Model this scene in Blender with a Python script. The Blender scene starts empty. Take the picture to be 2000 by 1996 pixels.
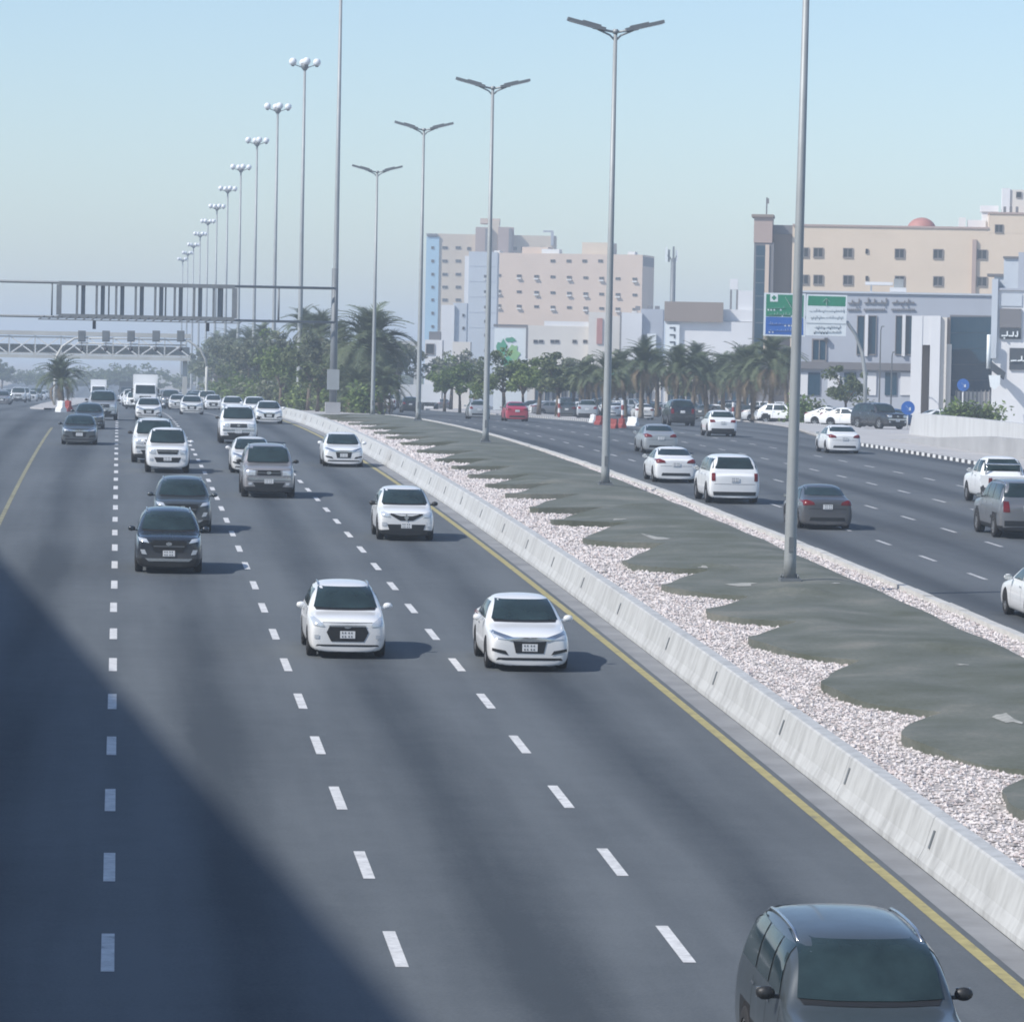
import bpy, bmesh, math, random
from mathutils import Vector, Matrix, noise
from mathutils.bvhtree import BVHTree
rad = math.radians
SC = bpy.context.scene
COL = SC.collection
RNG = random.Random(7)

# ------------------------------------------------------------------ camera
# world: X to the right, Y along the highway, Z up (metres)
FOC = 8500.0                      # focal length in pixels of the 2000 x 1996 photograph
YAW = math.atan((1000 - 225) / FOC)
ROLL = rad(1.15)
PITCH = math.atan((998 - (695 + math.tan(ROLL) * 778)) / FOC * math.cos(ROLL))
CAM = Vector((0, 0, 8.0))
_f = Vector((math.sin(YAW) * math.cos(PITCH), math.cos(YAW) * math.cos(PITCH), -math.sin(PITCH)))
_r0 = Vector((math.cos(YAW), -math.sin(YAW), 0)); _u0 = _r0.cross(_f)
_r = _r0 * math.cos(ROLL) + _u0 * math.sin(ROLL)
_u = _u0 * math.cos(ROLL) - _r0 * math.sin(ROLL)
cd = bpy.data.cameras.new('camera'); cam = bpy.data.objects.new('camera', cd); COL.objects.link(cam)
cam.matrix_world = Matrix(((_r.x, _u.x, -_f.x, CAM.x), (_r.y, _u.y, -_f.y, CAM.y), (_r.z, _u.z, -_f.z, CAM.z), (0, 0, 0, 1)))
cd.sensor_fit = 'HORIZONTAL'; cd.sensor_width = 36.0; cd.lens = FOC / 2000 * 36.0
cd.clip_start = 1.0; cd.clip_end = 30000
SC.camera = cam

# ------------------------------------------------------------------ sky, sun, exposure
SUN_EL, SUN_BACK = 42.0, 24.0     # elevation; degrees the sun stands behind the left-hand normal of the road
to_sun = Vector((-math.cos(rad(SUN_BACK)) * math.cos(rad(SUN_EL)), -math.sin(rad(SUN_BACK)) * math.cos(rad(SUN_EL)), math.sin(rad(SUN_EL))))
W = bpy.data.worlds.new('World'); SC.world = W; W.use_nodes = True
wn = W.node_tree.nodes; wl = W.node_tree.links
bg = wn['Background']
sky = wn.new('ShaderNodeTexSky'); sky.sky_type = 'NISHITA'; sky.sun_disc = False
sky.sun_elevation = rad(SUN_EL); sky.sun_rotation = math.atan2(to_sun.x, to_sun.y)
sky.altitude = 0; sky.air_density = 0.9; sky.dust_density = 0.5; sky.ozone_density = 3.4
wl.new(sky.outputs[0], bg.inputs[0]); bg.inputs[1].default_value = 0.102
sl = bpy.data.lights.new('sun', 'SUN'); sl.energy = 3.2; sl.angle = rad(0.9); sl.color = (1.0, 0.96, 0.91)
so = bpy.data.objects.new('sun', sl); COL.objects.link(so)
so.rotation_euler = (-to_sun).to_track_quat('-Z', 'Y').to_euler(); so.location = (-60, -30, 80)
SC.view_settings.view_transform = 'Standard'; SC.view_settings.look = 'None'
SC.view_settings.exposure = 0.60; SC.view_settings.gamma = 1.0
SC.render.engine = 'CYCLES'
SC.cycles.use_denoising = True; SC.cycles.filter_width = 1.8
SC.cycles.max_bounces = 6; SC.cycles.diffuse_bounces = 3; SC.cycles.glossy_bounces = 3
SC.cycles.volume_bounces = 1; SC.cycles.transparent_max_bounces = 8
SC.cycles.caustics_reflective = False; SC.cycles.caustics_refractive = False

HAZE = .00054
# ------------------------------------------------------------------ helpers
def prof(Y):
    """height of the carriageway: it climbs from under the camera to a crest and falls away again"""
    if Y < 342: return 3.8 - .000067 * (282 - Y) ** 2
    return 3.5588 - .00804 * (min(Y, 1000) - 342)
def at(px, py, Y):
    d = _f + _r * ((px - 1000) / FOC) - _u * ((py - 998) / FOC)
    return CAM + d * (Y / d.y)
def tag(o, label=None, cat=None, group=None, kind=None):
    if label: o['label'] = label
    if cat: o['category'] = cat
    if group: o['group'] = group
    if kind: o['kind'] = kind
    return o
def link(o, parent=None):
    COL.objects.link(o)
    if parent is not None: o.parent = parent
    return o
def empty(name, loc=(0, 0, 0), rz=0.0):
    o = bpy.data.objects.new(name, None); o.location = loc; o.rotation_euler = (0, 0, rz)
    o.empty_display_size = .3
    return link(o)
def obj(name, me, parent=None, loc=None, rot=None):
    o = bpy.data.objects.new(name, me)
    if loc is not None: o.location = loc
    if rot is not None: o.rotation_euler = rot
    return link(o, parent)
class MB:
    """collects shapes for ONE mesh"""
    def __init__(s): s.v = []; s.f = []; s.m = []; s.sm = []
    def add(s, vs, fs, mi=0, smooth=False):
        b = len(s.v); s.v += [tuple(v) for v in vs]
        for f in fs: s.f.append(tuple(b + i for i in f)); s.m.append(mi); s.sm.append(smooth)
        return s
    def box(s, c, d, rz=0.0, mi=0, rot=None):
        hx, hy, hz = d[0] / 2, d[1] / 2, d[2] / 2
        M = rot if rot is not None else Matrix.Rotation(rz, 3, 'Z')
        vs = [Vector(c) + M @ Vector((x * hx, y * hy, z * hz)) for z in (-1, 1) for y in (-1, 1) for x in (-1, 1)]
        return s.add(vs, [(0, 2, 3, 1), (4, 5, 7, 6), (0, 1, 5, 4), (2, 6, 7, 3), (0, 4, 6, 2), (1, 3, 7, 5)], mi)
    def bar(s, a, b, w, h=None, mi=0):
        a = Vector(a); b = Vector(b); h = h or w
        d = b - a; L = d.length
        q = d.to_track_quat('Y', 'Z').to_matrix()
        return s.box((a + b) / 2, (w, L, h), rot=q, mi=mi)
    def tube(s, pts, rs, n=8, mi=0, caps=True, smooth=True):
        pts = [Vector(p) for p in pts]
        if not isinstance(rs, (list, tuple)): rs = [rs] * len(pts)
        vs = []; up = Vector((0, 0, 1))
        for i, p in enumerate(pts):
            d = (pts[min(i + 1, len(pts) - 1)] - pts[max(i - 1, 0)]).normalized()
            ref = up if abs(d.dot(up)) < .95 else Vector((0, 1, 0))
            x = d.cross(ref).normalized(); y = x.cross(d).normalized()
            for k in range(n):
                a = 2 * math.pi * k / n
                vs.append(p + x * math.cos(a) * rs[i] + y * math.sin(a) * rs[i])
        fs = []
        for i in range(len(pts) - 1):
            for k in range(n):
                k2 = (k + 1) % n
                fs.append((i * n + k, i * n + k2, (i + 1) * n + k2, (i + 1) * n + k))
        s.add(vs, fs, mi, smooth)
        if caps:
            b = len(s.v) - len(vs)
            s.f.append(tuple(b + k for k in reversed(range(n)))); s.m.append(mi); s.sm.append(False)
            e = b + (len(pts) - 1) * n
            s.f.append(tuple(e + k for k in range(n))); s.m.append(mi); s.sm.append(False)
        return s
    def ball(s, c, r, nu=12, nv=8, mi=0):
        if not isinstance(r, (tuple, list)): r = (r, r, r)
        vs = [(c[0], c[1], c[2] - r[2])]
        for j in range(1, nv):
            t = math.pi * j / nv
            for i in range(nu):
                a = 2 * math.pi * i / nu
                vs.append((c[0] + r[0] * math.sin(t) * math.cos(a), c[1] + r[1] * math.sin(t) * math.sin(a), c[2] - r[2] * math.cos(t)))
        vs.append((c[0], c[1], c[2] + r[2]))
        fs = [(0, 1 + (i + 1) % nu, 1 + i) for i in range(nu)]
        for j in range(nv - 2):
            for i in range(nu):
                a = 1 + j * nu; i2 = (i + 1) % nu
                fs.append((a + i, a + i2, a + nu + i2, a + nu + i))
        T = len(vs) - 1; a = 1 + (nv - 2) * nu
        fs += [(T, a + i, a + (i + 1) % nu) for i in range(nu)]
        return s.add(vs, fs, mi, True)
    def prism(s, poly, y0, y1, mi=0):
        """polygon in (x, z) pushed from y0 to y1"""
        n = len(poly)
        vs = [(x, y0, z) for x, z in poly] + [(x, y1, z) for x, z in poly]
        fs = [tuple(range(n)), tuple(n + i for i in reversed(range(n)))]
        fs += [((i + 1) % n, i, n + i, n + (i + 1) % n) for i in range(n)]
        return s.add(vs, fs, mi)
    def mesh(s, name, mats):
        me = bpy.data.meshes.new(name); me.from_pydata(s.v, [], s.f)
        for m in (mats if isinstance(mats, (list, tuple)) else [mats]): me.materials.append(m)
        me.polygons.foreach_set('material_index', s.m); me.polygons.foreach_set('use_smooth', s.sm)
        me.update(); return me
    def build(s, name, mats, parent=None, loc=None, rot=None):
        return obj(name, s.mesh(name, mats), parent, loc, rot)
def copy_tree(o, parent=None):
    c = o.copy(); COL.objects.link(c); c.parent = parent
    for ch in o.children: copy_tree(ch, c)
    return c

# ------------------------------------------------------------------ materials
def mat(name, col, rough=.7, metal=0.0, var=0.0, scale=2.0, coat=0.0, bump=0.0, bscale=20.0, spec=.5, emit=0):
    m = bpy.data.materials.new(name); m.use_nodes = True
    nt = m.node_tree; N = nt.nodes; L = nt.links
    p = N['Principled BSDF']
    p.inputs['Base Color'].default_value = (*col, 1); p.inputs['Roughness'].default_value = rough
    p.inputs['Metallic'].default_value = metal; p.inputs['Specular IOR Level'].default_value = spec
    if coat:
        p.inputs['Coat Weight'].default_value = coat; p.inputs['Coat Roughness'].default_value = .06
    if emit:
        p.inputs['Emission Color'].default_value = (*col, 1); p.inputs['Emission Strength'].default_value = emit
    tc = N.new('ShaderNodeTexCoord')
    if var:
        n = N.new('ShaderNodeTexNoise'); n.inputs['Scale'].default_value = scale; n.inputs['Detail'].default_value = 8
        n.inputs['Roughness'].default_value = .62
        L.new(tc.outputs['Object'], n.inputs['Vector'])
        r = N.new('ShaderNodeValToRGB')
        r.color_ramp.elements[0].position = .28; r.color_ramp.elements[1].position = .72
        r.color_ramp.elements[0].color = (*[c * (1 - var) for c in col], 1)
        r.color_ramp.elements[1].color = (*[min(1, c * (1 + var)) for c in col], 1)
        L.new(n.outputs['Fac'], r.inputs[0]); L.new(r.outputs[0], p.inputs['Base Color'])
    if bump:
        n2 = N.new('ShaderNodeTexNoise'); n2.inputs['Scale'].default_value = bscale; n2.inputs['Detail'].default_value = 5
        L.new(tc.outputs['Object'], n2.inputs['Vector'])
        b = N.new('ShaderNodeBump'); b.inputs['Strength'].default_value = bump
        L.new(n2.outputs['Fac'], b.inputs['Height']); L.new(b.outputs[0], p.inputs['Normal'])
    return m
def asphalt(name, base, lane0, lanew, lo, hi):
    """asphalt with tyre-polished tracks and an oil-dark stripe along the middle of every lane, patches and grain"""
    m = mat(name, base, .82, spec=.35); nt = m.node_tree; N = nt.nodes; L = nt.links; p = N['Principled BSDF']
    tc = N.new('ShaderNodeTexCoord'); sp = N.new('ShaderNodeSeparateXYZ'); L.new(tc.outputs['Object'], sp.inputs[0])
    def math_(op, a, b=None, clamp=False):
        n = N.new('ShaderNodeMath'); n.operation = op; n.use_clamp = clamp
        for i, v in enumerate((a, b)):
            if v is None: continue
            if isinstance(v, (int, float)): n.inputs[i].default_value = v
            else: L.new(v, n.inputs[i])
        return n.outputs[0]
    mp = N.new('ShaderNodeMapping'); mp.inputs['Scale'].default_value = (.55, .012, 1); L.new(tc.outputs['Object'], mp.inputs[0])
    n1 = N.new('ShaderNodeTexNoise'); n1.inputs['Scale'].default_value = 1.6; n1.inputs['Detail'].default_value = 6; L.new(mp.outputs[0], n1.inputs['Vector'])
    n2 = N.new('ShaderNodeTexNoise'); n2.inputs['Scale'].default_value = .07; n2.inputs['Detail'].default_value = 5; L.new(tc.outputs['Object'], n2.inputs['Vector'])
    n4 = N.new('ShaderNodeTexNoise'); n4.inputs['Scale'].default_value = 1.1; n4.inputs['Detail'].default_value = 8; n4.inputs['Roughness'].default_value = .7; L.new(tc.outputs['Object'], n4.inputs['Vector'])
    n3 = N.new('ShaderNodeTexNoise'); n3.inputs['Scale'].default_value = 22.0; n3.inputs['Detail'].default_value = 6; L.new(tc.outputs['Object'], n3.inputs['Vector'])
    ph = math_('MULTIPLY', math_('SUBTRACT', sp.outputs[0], lane0), 2 * math.pi / lanew)
    c1 = math_('COSINE', ph)                       # +1 on the lane line, -1 in the middle of the lane
    mid = math_('POWER', math_('MULTIPLY', math_('SUBTRACT', 1.0, c1), .5), 2.2)
    v = math_('MULTIPLY', mid, .55)
    v = math_('SUBTRACT', 1.13, v)
    v = math_('ADD', v, math_('MULTIPLY', math_('SUBTRACT', n1.outputs['Fac'], .5), 1.35))
    v = math_('ADD', v, math_('MULTIPLY', math_('SUBTRACT', n2.outputs['Fac'], .5), .8))
    v = math_('ADD', v, math_('MULTIPLY', math_('SUBTRACT', n3.outputs['Fac'], .5), .75))
    c2 = math_('COSINE', math_('MULTIPLY', ph, 2.0))
    v = math_('ADD', v, math_('MULTIPLY', c2, -.045))
    v = math_('ADD', v, math_('MULTIPLY', math_('SUBTRACT', n4.outputs['Fac'], .5), .5))
    drip = math_('MULTIPLY', math_('GREATER_THAN', n4.outputs['Fac'], .66), mid)
    v = math_('SUBTRACT', v, math_('MULTIPLY', drip, .28))
    mr = N.new('ShaderNodeMapRange'); mr.inputs['From Min'].default_value = .35; mr.inputs['From Max'].default_value = 1.35
    L.new(v, mr.inputs['Value'])
    mx = N.new('ShaderNodeMix'); mx.data_type = 'RGBA'
    mx.inputs['A'].default_value = (*lo, 1); mx.inputs['B'].default_value = (*hi, 1)
    L.new(mr.outputs[0], mx.inputs['Factor']); L.new(mx.outputs['Result'], p.inputs['Base Color'])
    b = N.new('ShaderNodeBump'); b.inputs['Strength'].default_value = .25; b.inputs['Distance'].default_value = .02
    L.new(n3.outputs['Fac'], b.inputs['Height']); L.new(b.outputs[0], p.inputs['Normal'])
    return m
M = {}
M['asphalt'] = asphalt('asphalt', (.1, .1, .11), 0, 3.72, (.046, .056, .066), (.124, .139, .150))
M['asphalt_r'] = asphalt('asphalt_dark', (.07, .07, .08), 24.85, 3.75, (.050, .058, .066), (.116, .128, .137))
M['shoulder'] = mat('worn_concrete_gutter', (.24, .245, .25), .85, var=.25, scale=.6)
def worn(name, col, under, thr=.40):
    m = mat(name, col, .65); nt = m.node_tree; N = nt.nodes; L = nt.links; tc = N.new('ShaderNodeTexCoord')
    a = N.new('ShaderNodeTexNoise'); a.inputs['Scale'].default_value = 3.5; a.inputs['Detail'].default_value = 9; a.inputs['Roughness'].default_value = .75
    L.new(tc.outputs['Object'], a.inputs['Vector']); r = N.new('ShaderNodeValToRGB'); e = r.color_ramp.elements
    e[0].position = thr - .10; e[0].color = (*under, 1); e[1].position = thr; e[1].color = (*[c * .72 for c in col], 1)
    k = e.new(thr + .22); k.color = (*col, 1)
    L.new(a.outputs['Fac'], r.inputs[0]); L.new(r.outputs[0], N['Principled BSDF'].inputs['Base Color']); return m
M['white_paint'] = worn('road_paint_white', (.74, .74, .73), (.16, .17, .18))
M['yellow_paint'] = worn('road_paint_yellow', (.45, .39, .17), (.17, .17, .15), .42)
M['barrier_worn'] = mat('road_paint_yellow_worn', (.24, .23, .15), .75, var=.35, scale=1.5)
M['white_worn'] = mat('road_paint_white_worn', (.46, .46, .46), .7, var=.25, scale=2)
M['barrier'] = mat('barrier_concrete', (.47, .48, .475), .8, var=.13, scale=.5, bump=.15)
def streaks(m, col, lo, s=(1.2, 1.2, .10)):
    nt = m.node_tree; N = nt.nodes; L = nt.links; tc = N.new('ShaderNodeTexCoord'); mp = N.new('ShaderNodeMapping'); mp.inputs['Scale'].default_value = s
    n = N.new('ShaderNodeTexNoise'); n.inputs['Scale'].default_value = 2.2; n.inputs['Detail'].default_value = 9; n.inputs['Roughness'].default_value = .68
    L.new(tc.outputs['Object'], mp.inputs[0]); L.new(mp.outputs[0], n.inputs['Vector'])
    r = N.new('ShaderNodeValToRGB'); r.color_ramp.elements[0].position = .30; r.color_ramp.elements[1].position = .58
    r.color_ramp.elements[0].color = (*lo, 1); r.color_ramp.elements[1].color = (*col, 1)
    L.new(n.outputs['Fac'], r.inputs[0]); L.new(r.outputs[0], N['Principled BSDF'].inputs['Base Color'])
streaks(M['barrier'], (.49, .50, .495), (.33, .335, .33))
M['concrete'] = mat('concrete', (.34, .34, .34), .85, var=.16, scale=.4)
M['kerb_w'] = mat('kerb_white', (.72, .72, .70), .75, var=.1, scale=2)
M['kerb_b'] = mat('kerb_black', (.06, .06, .065), .75, var=.2, scale=2)
M['kerb_g'] = mat('kerb_grey', (.52, .51, .48), .85, var=.18, scale=1.5)
M['ground'] = mat('sandy_ground', (.34, .31, .27), .95, var=.2, scale=.05)
M['paving'] = mat('pale_paving', (.42, .41, .40), .9, var=.14, scale=.3)
M['turf'] = mat('worn_turf', (.125, .132, .107), .95, var=.42, scale=.55, bump=.6, bscale=9)
M['gravel_bed'] = mat('gravel_bed', (.42, .39, .37), .95, var=.4, scale=7)
M['stone1'] = mat('pebble_white', (.63, .585, .565), .9, var=.18, scale=3)
M['stone2'] = mat('pebble_pink', (.52, .455, .435), .9, var=.2, scale=3)
M['stone3'] = mat('pebble_grey', (.34, .32, .31), .9, var=.2, scale=3)
M['galv'] = mat('galvanised_steel', (.33, .35, .35), .55, metal=.25, var=.1, scale=1)
M['galv_d'] = mat('painted_grey_steel', (.17, .185, .195), .55, metal=.2, var=.15, scale=1)
M['lamp_glass'] = mat('lamp_glass', (.75, .77, .78), .25, var=.04)
M['globe'] = mat('white_globe', (.82, .84, .86), .2, var=.03)
M['sign_back'] = mat('sign_back', (.20, .21, .215), .6, metal=.2, var=.15)
M['bridge'] = mat('footbridge_paint', (.50, .50, .47), .7, var=.12, scale=.5)
M['green_sign'] = mat('green_sign', (.012, .22, .115), .45, var=.08)
M['blue_sign'] = mat('blue_sign', (.02, .12, .42), .45, var=.08)
M['white_sign'] = mat('white_sign', (.74, .78, .78), .45, var=.05)
M['ink'] = mat('dark_lettering', (.05, .06, .07), .6)
M['red_plastic'] = mat('red_plastic', (.27, .05, .045), .65, var=.1)
M['white_plastic'] = mat('white_plastic', (.75, .75, .74), .5, var=.06)
M['bark'] = mat('bark', (.13, .10, .075), .95, var=.3, scale=5, bump=.5)
M['palm_bark'] = mat('palm_bark', (.16, .125, .09), .95, var=.35, scale=6, bump=.6)
def leafmat(name, a, b):
    m = mat(name, a, .6, spec=.3); nt = m.node_tree; N = nt.nodes; L = nt.links
    oi = N.new('ShaderNodeObjectInfo'); g = N.new('ShaderNodeNewGeometry')
    mx = N.new('ShaderNodeMix'); mx.data_type = 'RGBA'; mx.inputs['A'].default_value = (*a, 1); mx.inputs['B'].default_value = (*b, 1)
    ad = N.new('ShaderNodeMath'); ad.operation = 'MULTIPLY_ADD'; ad.inputs[1].default_value = .6; ob_ = N.new('ShaderNodeMath'); ob_.operation = 'MULTIPLY'; ob_.inputs[1].default_value = .4
    L.new(g.outputs['Random Per Island'], ad.inputs[0]); L.new(oi.outputs['Random'], ob_.inputs[0]); L.new(ob_.outputs[0], ad.inputs[2]); L.new(ad.outputs[0], mx.inputs['Factor'])
    L.new(mx.outputs['Result'], N['Principled BSDF'].inputs['Base Color'])
    tr = N.new('ShaderNodeBsdfTranslucent'); L.new(mx.outputs['Result'], tr.inputs[0])
    ms = N.new('ShaderNodeMixShader'); ms.inputs[0].default_value = .25
    L.new(N['Principled BSDF'].outputs[0], ms.inputs[1]); L.new(tr.outputs[0], ms.inputs[2])
    L.new(ms.outputs[0], N['Material Output'].inputs[0])
    return m
M['palm_leaf'] = leafmat('palm_leaf', (.080, .112, .060), (.175, .205, .115))
M['leaf_a'] = leafmat('leaf_olive', (.075, .108, .048), (.175, .205, .095))
M['leaf_b'] = leafmat('leaf_bright', (.095, .155, .040), (.210, .270, .085))
M['leaf_c'] = leafmat('leaf_dusty', (.110, .130, .082), (.205, .220, .145))
M['dead_leaf'] = mat('dead_frond', (.20, .155, .10), .9, var=.25, scale=4)
def turf_mat():
    m = M['turf']; nt = m.node_tree; N = nt.nodes; L = nt.links; tc = N.new('ShaderNodeTexCoord'); p = N['Principled BSDF']
    a = N.new('ShaderNodeTexNoise'); a.inputs['Scale'].default_value = .45; a.inputs['Detail'].default_value = 7; b = N.new('ShaderNodeTexNoise'); b.inputs['Scale'].default_value = 7; b.inputs['Detail'].default_value = 9; b.inputs['Roughness'].default_value = .8
    for q in (a, b): L.new(tc.outputs['Object'], q.inputs['Vector'])
    mx = N.new('ShaderNodeMix'); mx.inputs['Factor'].default_value = .42; L.new(a.outputs['Fac'], mx.inputs['A']); L.new(b.outputs['Fac'], mx.inputs['B'])
    r = N.new('ShaderNodeValToRGB'); e = r.color_ramp.elements; e[0].position = .36; e[0].color = (.075, .085, .060, 1); e[1].position = .66; e[1].color = (.195, .192, .165, 1); k = e.new(.52); k.color = (.118, .129, .110, 1)
    L.new(mx.outputs['Result'], r.inputs[0]); L.new(r.outputs[0], p.inputs['Base Color'])
turf_mat()

# ------------------------------------------------------------------ ground, roads, median
import numpy as np
def frange(a, b, s):
    n = max(1, int(round((b - a) / s))); return [a + (b - a) * i / n for i in range(n + 1)]
def interp(tab):
    def f(Y):
        if Y <= tab[0][0]: return tab[0][1]
        for (a, x), (b, y) in zip(tab, tab[1:]):
            if Y <= b: return x + (y - x) * (Y - a) / (b - a)
        return tab[-1][1]
    return f
def strip(name, xl, xr, ys, dz, m, nx=1, skirt=0.0, parent=None):
    fl = xl if callable(xl) else (lambda Y: xl); fr = xr if callable(xr) else (lambda Y: xr)
    fz = dz if callable(dz) else (lambda x, Y: dz)
    vs = []; fs = []
    for Y in ys:
        a, b = fl(Y), fr(Y)
        for i in range(nx + 1):
            x = a + (b - a) * i / nx; vs.append((x, Y, prof(Y) + fz(x, Y)))
    w = nx + 1
    for j in range(len(ys) - 1):
        for i in range(nx): fs.append((j * w + i, j * w + i + 1, (j + 1) * w + i + 1, (j + 1) * w + i))
    mb = MB(); mb.add(vs, fs, 0, False)
    if skirt:
        for j in range(len(ys) - 1):
            for i, flip in ((0, False), (nx, True)):
                a, b = vs[j * w + i], vs[(j + 1) * w + i]
                q = [a, b, (b[0], b[1], b[2] - skirt), (a[0], a[1], a[2] - skirt)]
                mb.add(q, [(0, 1, 2, 3) if flip else (3, 2, 1, 0)])
    return mb.build(name, m, parent)
Yfar = frange(-120, 360, 6) + frange(368, 1000, 12)[0:] + [1400, 2500, 4000, 6000]
o = strip('ground', -3000, 3000, Yfar, -.06, M['ground']); tag(o, kind='structure')
YR = frange(-60, 360, 4) + frange(366, 1000, 12) + [1200, 1500]
road_l = strip('highway_road', -34, 12.05, YR, 0.0, M['asphalt'], nx=4); tag(road_l, kind='structure')
edge_r = interp([(255, 42.3), (278, 44.6), (330, 50.5), (380, 56), (405, 58), (520, 66), (800, 80), (1500, 90)])
road_r = strip('opposite_road', 21.35, edge_r, YR, 0.0, M['asphalt_r'], nx=4); tag(road_r, kind='structure')
o = strip('gutter', 11.58, 12.04, frange(-40, 345, 5), .004, M['shoulder']); tag(o, kind='structure')

# painted markings: every dash is a piece of its road
def dash(x, Y0, L, w, parent, m, name='lane_dash'):
    ys = [Y0, Y0 + L / 2, Y0 + L]
    return strip(name, x - w / 2, x + w / 2, ys, .006, m, parent=parent)
CY, DL = 7.49, 2.85
for k in range(-2, 43):
    for x in (0.0, 3.72, 7.45):
        Y = 55.7 - DL / 2 + CY * k + {0.0: 0, 3.72: .5, 7.45: 1.0}[x]
        dash(x + .006 * RNG.uniform(-1, 1), Y, DL + RNG.uniform(-.1, .1), .17, road_l, M['white_paint'])
for k in range(0, 34):
    for i, x in enumerate((24.85, 28.5, 32.3, 36.0)):
        Y = (124.1, 139.7, 169.2, 160.0)[i] - DL / 2 + 7.75 * (k - 5)
        if Y < 88 or Y > 330: continue
        dash(x, Y, DL - .2, .14, road_r, M['white_worn'])
strip('edge_line', 11.29, 11.47, frange(20, 420, 6), .006, M['yellow_paint'], parent=road_l)
strip('edge_line', -3.83, -3.68, frange(60, 255, 6), .006, M['barrier_worn'], parent=road_l)
strip('edge_line', 21.75, 21.87, frange(80, 330, 6), .005, M['white_paint'], parent=road_r)

# --- median: gravel bed, turf with a scalloped edge, loose pebbles
LOBES = [44, 52, 60, 69, 78.5, 87.2, 98.1, 105.7, 113.8, 122.6, 133.3, 143.9, 151.5, 161.9, 169.9, 179, 188.1, 197, 209, 222, 234, 245, 258, 272, 286, 300, 316]
def scallop(Y):
    for a, b in zip(LOBES, LOBES[1:]):
        if a <= Y <= b:
            depth = 1.45 + min(1.6, max(0, (Y - 80) / 60))
            f = .52 + .42 * min(1, max(0, (Y - 85) / 60)); t = (Y - a) / (b - a)
            s = (t / f) ** 2.0 if t <= f else ((1 - t) / (1 - f)) ** 1.9
            return 14.5 + depth * s + .05 * math.sin(Y * 1.9)
    return 14.8
RIDGES = [(16.9, 112, 18.6, 111.2, .10, .35), (17.6, 96, 20, 95.2, .12, .4), (17.8, 84, 20, 83.4, .13, .45), (15.3, 134.5, 17, 134.6, .09, .5),
          (16.2, 122, 17.4, 121, .08, .35), (17.5, 152, 20, 154, .10, .6), (16.5, 170, 19.6, 172, .10, .7), (17, 200, 20, 201.5, .1, .8), (16.3, 76.5, 19, 76.0, .12, .4)]
def mound(x, Y):
    t = min(1, max(0, (x - 14.4) / 2.5)) * min(1, max(0, (21.1 - x) / 1.5))
    z = .20 + .16 * t + .05 * t * noise.noise((x * .5, Y * .17, 1.3)) * 2 + .006 * noise.noise((x * 2.1, Y * .8, 4))
    for a, b in zip(LOBES, LOBES[1:]):
        if a <= Y < b:
            z += .11 * math.cos(2 * math.pi * (Y - a) / (b - a)) * math.exp(-max(0, x - 14.6) / 1.6)
            break
    for (x0, y0, x1, y1, h, w) in RIDGES:
        if abs(Y - y0) < 4:
            u = (x - x0) / (x1 - x0)
            if -.1 < u < 1.1:
                yc = y0 + (y1 - y0) * u
                z += 1.3 * h * math.exp(-((Y - yc) / w) ** 2) * max(0, 1 - abs(2 * u - 1) ** 3)
    return z
turf_r = interp([(40, 20.0), (110, 20.05), (150, 20.3), (200, 20.8), (240, 21.15), (340, 21.2)])
bed = strip('gravel_bed', 12.66, 21.22, frange(20, 345, 3), .12, M['gravel_bed'], nx=4); tag(bed, kind='structure')
turf = strip('median_turf', scallop, turf_r, frange(44, 316, .3), mound, M['turf'], nx=20, skirt=.25)
for p in turf.data.polygons: p.use_smooth = True
tag(turf, kind='structure')
o = strip('median_turf', 15.2, 21.2, frange(316, 340, 2), .2, M['turf'], nx=4, skirt=.2); tag(o, kind='structure')
M['torn'] = mat('torn_backing', (.34, .34, .31), .95, var=.35, scale=5)
# torn places where the pale sheet backing shows
for (px, py, w, l) in ((1283, 1052, .5, 1.5), (1452, 1142, .5, .9), (1630, 1148, .22, .3), (1372, 1108, .18, .3), (1972, 1410, .22, 1.8), (1880, 1298, .3, .4), (1213, 1016, .3, .6)):
    Y = 100.0
    for _ in range(30):
        P = at(px, py, Y); g = prof(Y) + .33
        Y *= (8 - g) / max(.01, 8 - P.z)
    P = at(px, py, Y); n = 9; vs = []
    for i in range(n):
        a = 2 * math.pi * i / n; k = RNG.uniform(.2, 1.05)
        x, y = P.x + w * k * math.cos(a), Y + l * k * math.sin(a)
        vs.append((x, y, prof(y) + mound(x, y) + .010))
    vs.append((P.x, Y, prof(Y) + mound(P.x, Y) + .014))
    MB().add(vs, [(i, (i + 1) % n, n) for i in range(n)]).build('torn_patch', M['torn'], turf)
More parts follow.
